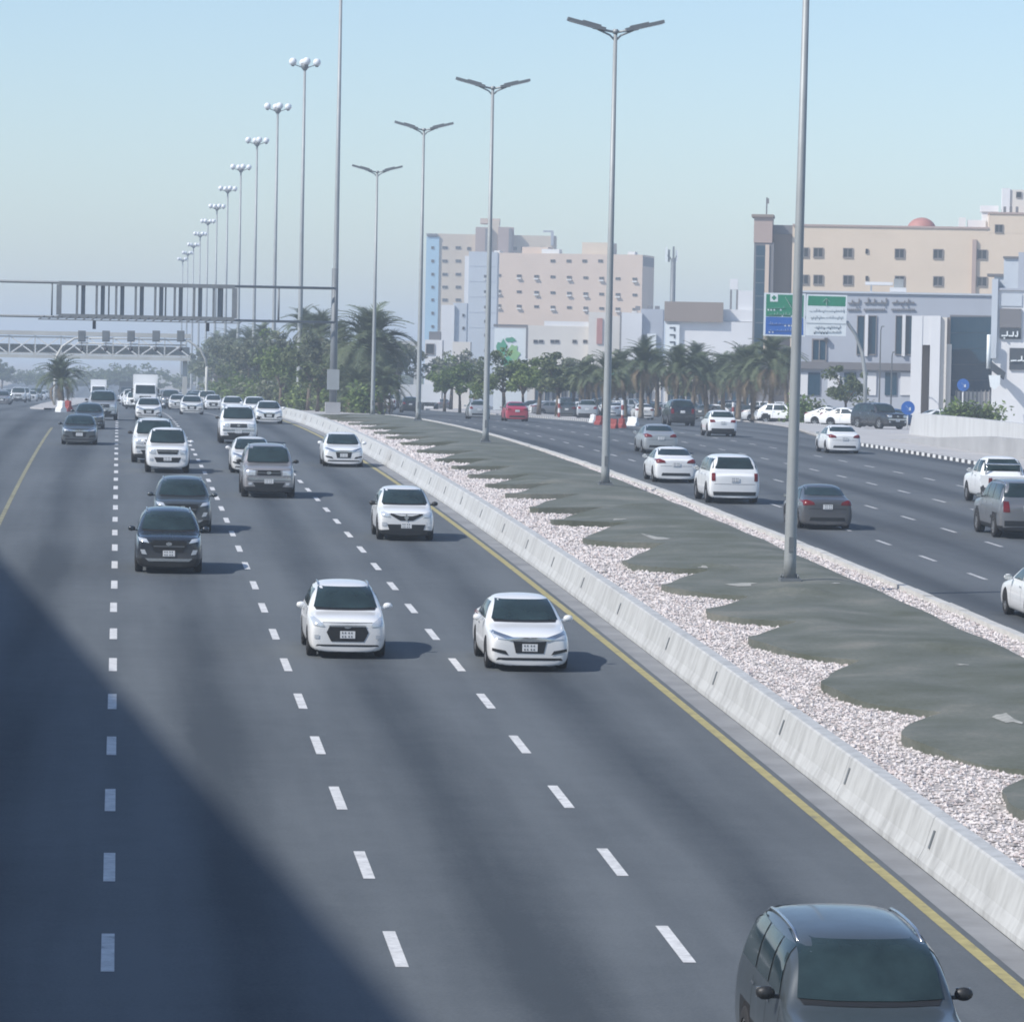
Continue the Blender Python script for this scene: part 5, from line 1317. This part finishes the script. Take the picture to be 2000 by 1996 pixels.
# hotel block far back
b = Bld('hotel_block', 'tall sand-coloured hotel block with a brown stair tower, farthest left', 833, 1060)
b.box('wall', (853, 459), (1082, 700), 22, M['w_sand'], base=True)
b.box('end_bay', (833, 463), (853.4, 700), 18, M['w_sky'], v=-.4, base=True)
b.box('roof_edge', (833, 456.5), (854, 461), 20, M['w_dgrey'], v=-.8)
b.box('stair_tower', (929, 444), (957, 560), 9, M['w_stone'], v=-2.2); b.box('stair_tower', (973, 444), (1001, 560), 9, M['w_stone'], v=-2.2)
b.box('tower_link', (957.2, 432), (972.8, 560), 8, M['w_sand'], v=-1.2); b.box('tower_cap', (938, 427), (976, 437), 8, M['w_pink'], v=-1.0)
b.box('tower_slot', (948, 447), (953, 490), .3, M['w_dgrey'], v=-2.45); b.box('tower_slot', (994, 447), (999, 494), .3, M['w_dgrey'], v=-2.45)
b.box('roof_frame', (1061, 450.5), (1081, 453.5), 2, M['w_grey'], v=-.5); b.box('roof_frame', (1076, 453.7), (1081, 480), 2, M['w_grey'], v=-.5)
for r_, y in enumerate((484, 510, 536, 561, 586, 612, 638)):
    b.window(845, y, 5, 5, v=-.4)
    for x in (869, 895):
        if r_ < 5: b.window(x, y, 10, 5, 2)
for x in (916, 1006, 1022, 1040, 1058): b.window(x, 486, 7, 6)
# pale panelled slab in front
b = Bld('office_slab', 'narrow pale blue panelled slab before the hotel, behind the third lamp post', 912, 900)
b.box('wall', (916, 492), (967, 740), 14, M['w_blue'], base=True); b.box('side_panel', (908, 500), (916.3, 700), 12, M['w_white'], v=.3, base=True)
for y in (540, 570, 600, 628, 655, 685): b.window(948, y, 5, 5, ac=(y < 610))
for y in (520, 550, 580, 610, 640): b.box('panel_joint', (916, y), (967, y + .7), .06, M['w_grey'], v=-.05)
# long pink block
b = Bld('apartment_block', 'long pinkish apartment block with rows of small windows and air conditioners', 967, 930, -18)
b.box('wall', (967, 496), (1252, 660), 13, M['w_pink'], base=True); b.box('roof_house', (1137, 474), (1190, 497), 8, M['w_sand'], v=3); b.box('roof_house', (1020, 483), (1070, 498), 5, M['w_pink'], v=4)
b.box('end_parapet', (1253, 502), (1256, 520), 12, M['w_dgrey'], v=.5); b.box('roof_unit', (1058, 487), (1092, 497), 3, M['ac'], v=1); b.box('roof_unit', (965, 490), (976, 498), 3, M['ac'], v=1)
b.box('roof_unit', (1226, 492), (1240, 498), 3, M['ac'], v=2)
for x in (1080, 1111, 1142, 1173): b.window(x, 510, 9, 5, 2)
for j, y0 in enumerate((539, 570, 598)):
    for i, x in enumerate((974, 1014, 1048, 1080, 1112, 1144, 1175, 1207, 1240)):
        y = y0 + (x - 1014) * .028
        b.window(x, y, 9, 4.5, 2, ac=((i * 3 + j * 5) % 7 > 2))
# low buildings in the middle distance
b = Bld('advert_hoarding', 'white hoarding with a green leaf picture behind the trees', 966, 640, cat='billboard')
b.box('panel', (966, 640), (1030, 722), .6, M['white_sign'], base=True); b.box('top_rail', (964, 634), (1031, 639), .8, M['w_dgrey'], v=-.1)
b.box('side_rail', (1027.5, 640), (1030.5, 700), .3, M['w_dgrey'], v=-.31)
def blot(b, px, py, w, h, m, seed, v=-.06):
    r = random.Random(seed); u, z = b.uv(px, py, v); k = b.Y0 / FOC; n = 14
    vs = [(u + w * k * r.uniform(.55, 1.1) * math.cos(6.283 * i / n), v - .01 * (seed % 5), z + h * k * r.uniform(.55, 1.1) * math.sin(6.283 * i / n)) for i in range(n)]
    MB().add(vs, [tuple(range(n))]).build('printed_leaf', m, b.root)
M['print_g'] = mat('print_green', (.05, .30, .16), .6, var=.3, scale=.3); M['print_l'] = mat('print_lime', (.22, .42, .16), .6, var=.3, scale=.3)
blot(b, 980, 682, 13, 22, M['print_g'], 1); blot(b, 1002, 690, 14, 20, M['print_l'], 2); blot(b, 998, 664, 12, 6, M['print_g'], 3); blot(b, 990, 706, 16, 12, M['print_g'], 4)
b = Bld('shop_row', 'cream low shop building right of the green hoarding', 1031, 700)
b.box('wall', (1031, 637), (1160, 760), 14, M['w_cream'], base=True); b.box('upper_wall', (1063, 628), (1160, 637.3), 12, M['w_white'], v=.4)
for x in (1046, 1057, 1079, 1088, 1122, 1143): b.window(x, 667, 8, 6)
b.box('arch_panel', (1150, 610), (1186, 740), 6, M['w_cream'], v=-1.2, base=True); b.box('arch_recess', (1166, 622), (1176, 672), .3, M['dome'], v=-1.4)
b = Bld('annexe_block', 'plain pale slabs side by side left of the antenna mast', 1186, 720)
b.box('slab', (1190, 618), (1213, 760), 8, M['w_cream'], base=True); b.box('slab', (1214.5, 611), (1251, 760), 9, M['w_white'], v=-.5, base=True); b.box('slab', (1252, 604), (1292, 760), 9, M['w_grey'], v=.4, base=True)
b.box('mullion', (1211, 616), (1214, 740), .4, M['w_dgrey'], v=-.2); b.box('sign_box', (1264, 652), (1281, 688), .5, M['white_sign'], v=-.2)
for x in (1246, 1270, 1284): b.box('roof_unit', (x - 5, 598), (x + 4, 606), 2, M['w_dgrey'], v=1)
b = Bld('kiosk_building', 'small white building with a dark framed sign behind the fourth lamp post', 828, 620)
b.box('wall', (830, 664), (862, 760), 8, M['w_white'], base=True); b.window(840, 682, 16, 20); b.box('roof_box', (838, 648), (860, 664.3), 4, M['w_dgrey'], v=.5)
b.box('cream_wing', (884, 668), (917, 760), 8, M['w_cream'], v=-1, base=True)
b = Bld('narrow_offices', 'pair of narrow grey-blue offices in front of the hotel', 862, 760)
b.box('slab', (862, 596), (885, 740), 9, M['w_white'], base=True); b.box('slab', (885.6, 592), (909, 740), 9, M['w_blue'], v=.5, base=True); b.window(905, 641, 4, 5, v=.5); b.window(905, 616, 4, 5, v=.5)
# white shops and brown sign wall right of the mast
b = Bld('white_shops', 'row of white shops with a wide brown sign wall on the roof', 1298, 640)
b.box('wall', (1300, 628), (1472, 780), 14, M['w_white'], base=True); b.box('upper_wall', (1412, 605), (1472, 628.3), 10, M['w_white'], v=1)
b.box('sign_wall', (1298, 590), (1412, 628.6), 1.2, M['w_brown'], v=-.8); b.box('roof_house', (1442, 568), (1472, 605.5), 6, M['w_white'], v=2); b.box('roof_tank', (1426, 545), (1441, 566), 1.6, M['w_white'], v=2.5)
b.box('tank_leg', (1426, 566), (1429, 606), .3, M['w_dgrey'], v=2.5); b.box('tank_leg', (1438, 566), (1441, 606), .3, M['w_dgrey'], v=2.5)
b.box('vertical_sign', (1300, 634), (1326, 698), .5, M['white_sign'], v=-.5)
for i, y in enumerate((643, 657, 671, 685)):
    b.box('lettering', (1308, y - 4), (1319, y - 1), .05, M['ink'], v=-.56); b.box('lettering', (1316, y - 1), (1319, y + 4), .05, M['ink'], v=-.56)
    b.window(1345 + 30 * i, 705, 12, 10)
b = Bld('antenna_mast', 'slim steel antenna mast with panel aerials above the white shops', 1308, 700, cat='mast')
u0, _ = b.uv(1311, 700); (_, zt) = b.uv(1311, 505); (_, zp) = b.uv(1311, 478)
MB().tube([(u0, 0, 0), (u0, 0, zt)], [.55, .4], 10).build('pole', M['galv_d'], b.root)
for i, dx in enumerate((-9, -4, 5, 11)):
    uu, z1 = b.uv(1311 + dx, 482 + (i % 2) * 6); _, z0_ = b.uv(1311, 512)
    MB().box((uu, -.3 + .2 * (i % 2), (z1 + z0_) / 2), (.32, .2, z1 - z0_)).build('panel_aerial', M['white_sign'] if i in (0, 3) else M['galv_d'], b.root)
    MB().bar((uu, -.2, (z1 + z0_) / 2), (u0, 0, zt - .6), .12).build('stay', M['galv_d'], b.root)
# beige block at the right
b = Bld('beige_block', 'broad beige block with square windows and a dark corner tower at the right', 1472, 530)
b.box('wall', (1548, 444), (2100, 600), 20, M['w_beige'], base=True); b.box('upper_wall', (1932, 418), (2100, 456), 14, M['w_beige'], v=-.02)
b.box('coping', (1548, 441), (1931, 444.6), 20.5, M['w_stone'], v=-.15); b.box('coping', (1931, 415), (2100, 418.5), 14.5, M['w_stone'], v=-.15)
b.box('brown_bay', (1510, 458), (1548, 600), 16, M['w_brown'], v=.3, base=True); b.box('bay_top', (1510, 440), (1548, 457.7), 16, M['w_dgrey'], v=.2)
b.box('corner_tower', (1473, 474), (1509, 600), 5, M['w_dgrey'], v=-1.5, base=True); b.box('tower_head', (1473, 424), (1508, 474.5), 5, M['w_stone'], v=-1.6); b.box('tower_rim', (1468, 419), (1511, 424.3), 5.6, M['w_brown'], v=-1.9)
b.box('tower_seam', (1495, 478), (1498, 700), .2, M['w_pink'], v=-1.65); b.box('tower_glass', (1477, 480), (1493, 690), .12, M['pane_b'], v=-1.6)
for y in (500, 526, 552, 578, 604, 630): b.box('glass_joint', (1476, y), (1494, y + 1.2), .08, M['galv_d'], v=-1.64)
for y in (495, 548, 601):
    for x in (1570, 1598, 1656, 1757, 1832, 1918): b.window(x + (0 if y < 600 else -1), y + (x - 1700) * .012, 18, 18, 2)
    b.window(1693, y - 4, 5, 9)
b.window(1951, 447, 15, 15, 2); b.box('drainpipe', (1899.5, 468), (1904.5, 590), .35, M['w_stone'], v=-.35)
u, z = b.uv(1800, 445, 6); MB().ball((u, 6, z - .4), (1.85, 1.85, 1.65), 18, 10).build('dome', M['dome'], b.root)
b.box('roof_unit', (1873, 425), (1886, 445), 3, M['ac'], v=5); b.box('roof_unit', (1890, 430), (1925, 445), 3, M['w_white'], v=5); b.box('roof_tank', (1915, 402), (1950, 414), 3, M['w_white'], v=5); b.box('tank_frame', (1918, 413.5), (1930, 445), 2, M['w_white'], v=5.2)
b.box('roof_house', (1958, 368), (1972, 418.4), 4, M['w_white'], v=3); b.box('roof_house', (1972.5, 371), (2100, 418.4), 4, M['w_cream'], v=3.2); b.window(1990, 381, 10, 11, v=3.2)
for x in (1963, 1975, 1987): b.box('railing', (x - 3, 404), (x + 2, 415.3), .2, M['w_dgrey'], v=-.1)
b.box('finial', (1496.5, 386), (1498.5, 419), .15, M['w_dgrey'], v=-.5); b.box('finial_flag', (1498.7, 388), (1502, 398), .1, M['w_dgrey'], v=-.5)
# blue-grey mall front
b = Bld('mall_building', 'blue-grey mall front with tall paired windows and large lettering', 1552, 428)
b.box('wall', (1552, 574), (1945, 740), 24, M['w_grey'], base=True); b.box('coping', (1552, 571), (1945, 574.5), 24.4, M['w_blue'], v=-.2)
b.box('shopfront_band', (1552, 708), (1782, 722), .5, M['w_dgrey'], v=-.5)
for x0, x1 in ((1674, 1688), (1696, 1711), (1749, 1762), (1768, 1781)): b.window((x0 + x1) / 2, 655, x1 - x0, 76, 1, M['pane_b'])
for x in (1692, 1765): b.box('pilaster', (x - 2.2, 615), (x + 2.2, 696), .3, M['w_white'], v=-.32)
b.window(1600, 684, 27, 42, 2, M['pane_b']); b.box('lamp_unit', (1610, 660), (1617, 668), .4, M['kerb_b'], v=-.45)
for i, x in enumerate((1566, 1590, 1628, 1660, 1700, 1740, 1770)): b.box('shop_window', (x - 11, 728), (x + 11, 772), .12, M['pane_b'] if i % 2 else M['w_white'], v=-.12)
def script(b, x0, x1, y, h, seed, w=1.6, v=-.12, m=None):
    r = random.Random(seed); mb = MB(); x = x0; k = b.Y0 / FOC
    def P_(px, py): u, z = b.uv(px, py, v); return Vector((u, v, z))
    while x < x1:
        xe = min(x1, x + r.uniform(5, 13)); mb.bar(P_(x, y), P_(xe, y + r.uniform(-1, 1.5)), w * k, .12)
        if r.random() < .8: mb.bar(P_(xe, y), P_(xe, y - h * r.uniform(.4, 1)), w * k * .85, .12)
        if r.random() < .5: mb.box(P_((x + xe) / 2, y + h * .45), (w * k * 1.1, .12, w * k * 1.1))
        x = xe + r.uniform(1, 3.5)
    mb.build('lettering', m or M['w_dgrey'], b.root)
for i, (x0, x1) in enumerate(((1656, 1678), (1688, 1731), (1742, 1786))):
    script(b, x0, x1, 592, 11, 40 + i, 2.0)
    mb = MB(); x = x0
    while x < x1:
        (u, z) = b.uv(x, 605, -.12); k = b.Y0 / FOC; mb.box((u, -.12, z), (2.1 * k, .1, 4.2 * k)); x += 3.6
    mb.build('lettering', M['w_dgrey'], b.root)
b.box('roof_canopy', (1690, 551), (1744, 557), 2, M['w_white'], v=2); b.box('roof_unit', (1746, 545), (1764, 570.7), 2, M['galv'], v=1.5); b.box('roof_unit', (1738, 562), (1770, 570.6), 1.2, M['w_white'], v=.3); b.box('roof_canopy_post', (1700, 557.3), (1703, 571), .3, M['w_white'], v=2.4)
# white portal and dark glass showroom
b = Bld('white_portal', 'bright white stone portal with a tall dark slot before the mall', 1781, 402)
b.box('pier', (1781, 617), (1798, 800), 5, M['w_white'], base=True); b.box('pier', (1818, 617), (1833, 800), 5, M['w_white'], base=True); b.box('lintel', (1798.2, 617), (1817.8, 674), 4.9, M['w_white'], v=.05)
b.box('dark_slot', (1798.2, 674.3), (1817.8, 800), .2, M['w_brown'], v=1.2, base=True); b.box('pier', (1835, 620), (1846, 800), 4, M['w_cream'], v=.3, base=True); b.box('side_fin', (1846.3, 620), (1855, 672), 2, M['w_brown'], v=.6); b.box('side_fin', (1846.3, 672.3), (1855, 800), 2, M['w_cream'], v=.6, base=True)
b = Bld('glass_showroom', 'dark blue-green glass showroom front at the right', 1853, 408)
b.box('frame', (1855.5, 616), (1942, 800), 12, M['w_dgrey'], v=.2, base=True)
for i in range(5):
    for j in range(5):
        x0 = 1856 + i * 17; y0 = 619 + j * 31
        b.box('glass_pane', (x0 + .4, y0 + .4), (x0 + 16.6, y0 + 30.6), .06, M['pane_b'], v=.13 + .004 * ((i * 3 + j) % 3))
b.box('shop_fence', (1866, 765), (1934, 792), .3, M['w_cream'], v=-4, base=True)
for i in range(9): b.box('fence_post', (1867 + i * 8, 762), (1869 + i * 8, 795), .1, M['w_dgrey'], v=-4.15, base=True)
# corner shop at the right edge
b = Bld('corner_shop', 'pale blue corner shop with dark signs at the right edge', 1938, 378)
b.box('wall', (1941, 566), (2060, 800), 10, M['w_white'], base=True); b.box('side_fin', (1938, 545), (1946, 700), 9, M['w_blue'], v=-.3); b.box('upper_box', (1961, 504), (1989, 566.3), 5, M['w_blue'], v=.4); b.box('upper_rim', (1959, 501), (1989.5, 504.3), 5.4, M['w_dgrey'], v=.2); b.box('upper_box', (1989.6, 493), (2060, 566.3), 6, M['w_grey'], v=.2)
b.box('step_roof', (1928, 535), (1960, 540), 3, M['w_dgrey'], v=.5); b.box('step_box', (1942, 540.3), (1960, 566.2), 4, M['w_blue'], v=.7); b.box('coping', (1944, 563), (2060, 567), 10.4, M['w_grey'], v=-.2)
b.box('dark_sign', (1953, 603), (1994, 640), .2, M['w_dgrey'], v=-.2); b.box('dark_sign', (1953, 641), (1994, 662), .2, M['ink'], v=-.2); script(b, 1956, 1990, 656, 10, 77, 2.6, -.3, M['white_sign'])
b.box('dark_sign', (1972, 680), (2060, 722), .2, M['ink'], v=-.2); script(b, 1974, 2010, 705, 12, 78, 2.8, -.3, M['white_sign']); b.box('upper_sign', (1956, 574), (1996, 598), .1, M['w_blue'], v=-.1)
(u, z) = b.uv(1931, 687, -1.0); MB().tube([(u, -1.0, z - 1.5), (u, -1.0, z + 1.5)], .18, 10).build('tube_sign', M['white_sign'], b.root)
mb = MB(); q = [b.uv(x, y, -2.0) for x, y in ((1936, 706), (1964, 728), (1960, 742), (1934, 722))]; mb.prism(q, -2.2, -1.0); mb.build('canopy', M['ink'], b.root)
mb = MB(); q = [b.uv(x, y, -2.3) for x, y in ((1931, 733), (1954, 733), (1953, 752), (1943, 761), (1934, 756))]; mb.prism(q, -2.45, -2.3); mb.build('shield_sign', M['white_sign'], b.root)
# round blue signs
def round_sign(px, py, Y, r, label, pole_to):
    p = at(px, py, Y); e = empty('round_sign', (p.x, Y, prof(Y) + .05)); tag(e, label, 'road sign'); z = p.z - prof(Y) - .05
    MB().tube([(0, 0, 0), (0, 0, z + r * .6)], .05, 8).build('post', M['white_plastic'], e)
    MB().tube([(0, -.06, z), (0, -.1, z)], r, 24, smooth=False).build('disc', M['blue_sign'], e)
    mb = MB(); mb.bar((-r * .35, -.112, z + r * .35), (r * .3, -.112, z - r * .35), r * .2, .012); mb.bar((r * .3, -.112, z - r * .35), (r * .3, -.112, z + r * .1), r * .2, .012); mb.bar((r * .3, -.112, z - r * .35), (-r * .15, -.112, z - r * .35), r * .2, .012)
    mb.build('arrow', M['white_sign'], e)
round_sign(1773, 797, 312, .5, 'round blue arrow sign on a white post left of the ramp wall', 835)
round_sign(1881, 752, 380, .55, 'round blue sign before the dark glass showroom', 790)
for px, top, Y, lab in ((1717, 640, 405, 'thin grey pole standing before the paired mall windows'), (1740, 690, 400, 'thin dark pole left of the white portal')):
    p = at(px, 790, Y); q = at(px, top, Y)
    e = tag(MB().tube([(0, 0, 0), (0, 0, q.z - prof(Y) - .3), (.0, -.3, q.z - prof(Y)), (.0, -.9, q.z - prof(Y) + .1)], [.09, .06, .05, .04], 8).box((0, -1.0, q.z - prof(Y) + .1), (.25, .5, .1)).build('lamp_pole', M['galv_d'], None, (p.x, Y, prof(Y))), lab, 'pole')
# busy ground floors under the palms
rs = random.Random(9)
sgn = [mat('shop_sign_%d' % i, c, .5, var=.1) for i, c in enumerate(((.45, .10, .10), (.10, .22, .40), (.12, .30, .20), (.60, .50, .25), (.62, .62, .62), (.20, .18, .30)))]
for nm, lab, x0, x1, Y in (('shop_terrace', 'terrace of small shops with coloured signs under the left palms', 1040, 1290, 600), ('shop_terrace', 'terrace of small shops with coloured signs under the right palms', 1300, 1545, 560)):
    b = Bld(nm, lab, x0, Y)
    b.box('wall', (x0, 722), (x1, 800), 6, M['w_cream'], base=True)
    x = x0 + 3
    while x < x1 - 14:
        w = rs.uniform(14, 26); w = min(w, x1 - 2 - x)
        b.box('sign_board', (x, 727), (x + w - 2, 738), .25, rs.choice(sgn), v=-.3)
        u, z = b.uv(x + w / 2, 765); b.window(x + w / 2 - 1, 768, w - 5, 48, 2, M['pane_b'] if rs.random() < .6 else M['pane_d'])
        if rs.random() < .5: b.box('awning', (x, 741), (x + w - 3, 745), 1.4, rs.choice(sgn), v=-1.4)
        x += w
# red and white marker posts along the verge
for i, (px, Y) in enumerate(((1092, 378), (1216, 345), (1432, 368))):
    p = at(px, 800, Y); e = empty('marker_post', (p.x, Y, prof(Y) + .1)); tag(e, 'slim red and white marker post, %s from the left before the palms' % ORD[i], 'marker post', 'marker posts before the palms')
    for k in range(4): MB().tube([(0, 0, .05 + .4 * k), (0, 0, .45 + .4 * k)], .11, 10, smooth=False).build('band', M['red_plastic'] if k % 2 == 0 else M['white_plastic'], e)
    MB().box((0, 0, .03), (.5, .5, .06)).build('foot', M['kerb_b'], e)
# unseen block added left of the road to cast the shadow over the near lanes
M['w_shadow_block'] = wallm('wall_shadow_block', (.5, .48, .45))
ob = empty('added_shadow_block', (-18.2, 36, prof(36) - .2)); tag(ob, 'unseen block added beside the road to cast a shadow over the near left lanes', 'building')
ang = math.atan2(5.9, 90.0)                       # the front is turned a few degrees from the road
ob.rotation_euler = (0, 0, ang); Hh = 22.0 - ob.location.z
MB().box((-8, 48, Hh / 2), (16, 112, Hh)).build('wall', M['w_shadow_block'], ob)
MB().box((-8, 48, Hh + .15), (15.6, 111.6, .3)).build('roof', M['concrete'], ob)
wmesh = MB().box((0, 0, 0), (.14, 2.2, 1.7)).mesh('window', M['pane_d'])
for f in range(6):
    for k in range(26): obj('window', wmesh, ob, (.0, -4.5 + 4.15 * k, 2.4 + 3.4 * f))

# ------------------------------------------------------------------ far belt of trees closing the view
rb_ = random.Random(3); V_ = []; F_ = []
src = BL['olive'][1]; sv = np.array([v.co[:] for v in src.vertices]); sf = np.array([p.vertices[:] for p in src.polygons])
for i in range(64):
    x = -190 + i * 5.2 + rb_.uniform(-2, 2); Y = 1120 + rb_.uniform(-40, 140); s = rb_.uniform(1.3, 2.1); a = rb_.uniform(0, 6); c_, s_ = math.cos(a), math.sin(a)
    k = sv[rb_.randrange(2)::2] if False else sv
    v = np.stack([(k[:, 0] * c_ - k[:, 1] * s_) * s * 1.5 + x, (k[:, 0] * s_ + k[:, 1] * c_) * s * 1.5 + Y, (k[:, 2] - 1.6) * s + prof(Y)], 1)
    F_.append(sf[::2] + len(sv) * i); V_.append(v)
me = bpy.data.meshes.new('far_tree_belt'); me.from_pydata(np.concatenate(V_).tolist(), [], np.concatenate(F_).tolist()); me.materials.append(M['leaf_a']); me.update()
tag(obj('far_tree_belt', me), 'hazy belt of trees far behind the footbridge', 'trees', kind='stuff')

# ------------------------------------------------------------------ hazy air over the whole place
hz_ = bpy.data.materials.new('haze'); hz_.use_nodes = True; nt = hz_.node_tree
for n in list(nt.nodes):
    if n.type != 'OUTPUT_MATERIAL': nt.nodes.remove(n)
pv = nt.nodes.new('ShaderNodeVolumePrincipled'); pv.inputs['Color'].default_value = (.82, .91, 1.0, 1); pv.inputs['Density'].default_value = HAZE
pv.inputs['Anisotropy'].default_value = .25
nt.links.new(pv.outputs[0], nt.nodes['Material Output'].inputs['Volume'])
hb = MB().box((0, 2900, 21.5), (6100, 6300, 51)).build('haze', hz_); tag(hb, 'thin pale haze hanging over the whole place', 'haze', kind='stuff')
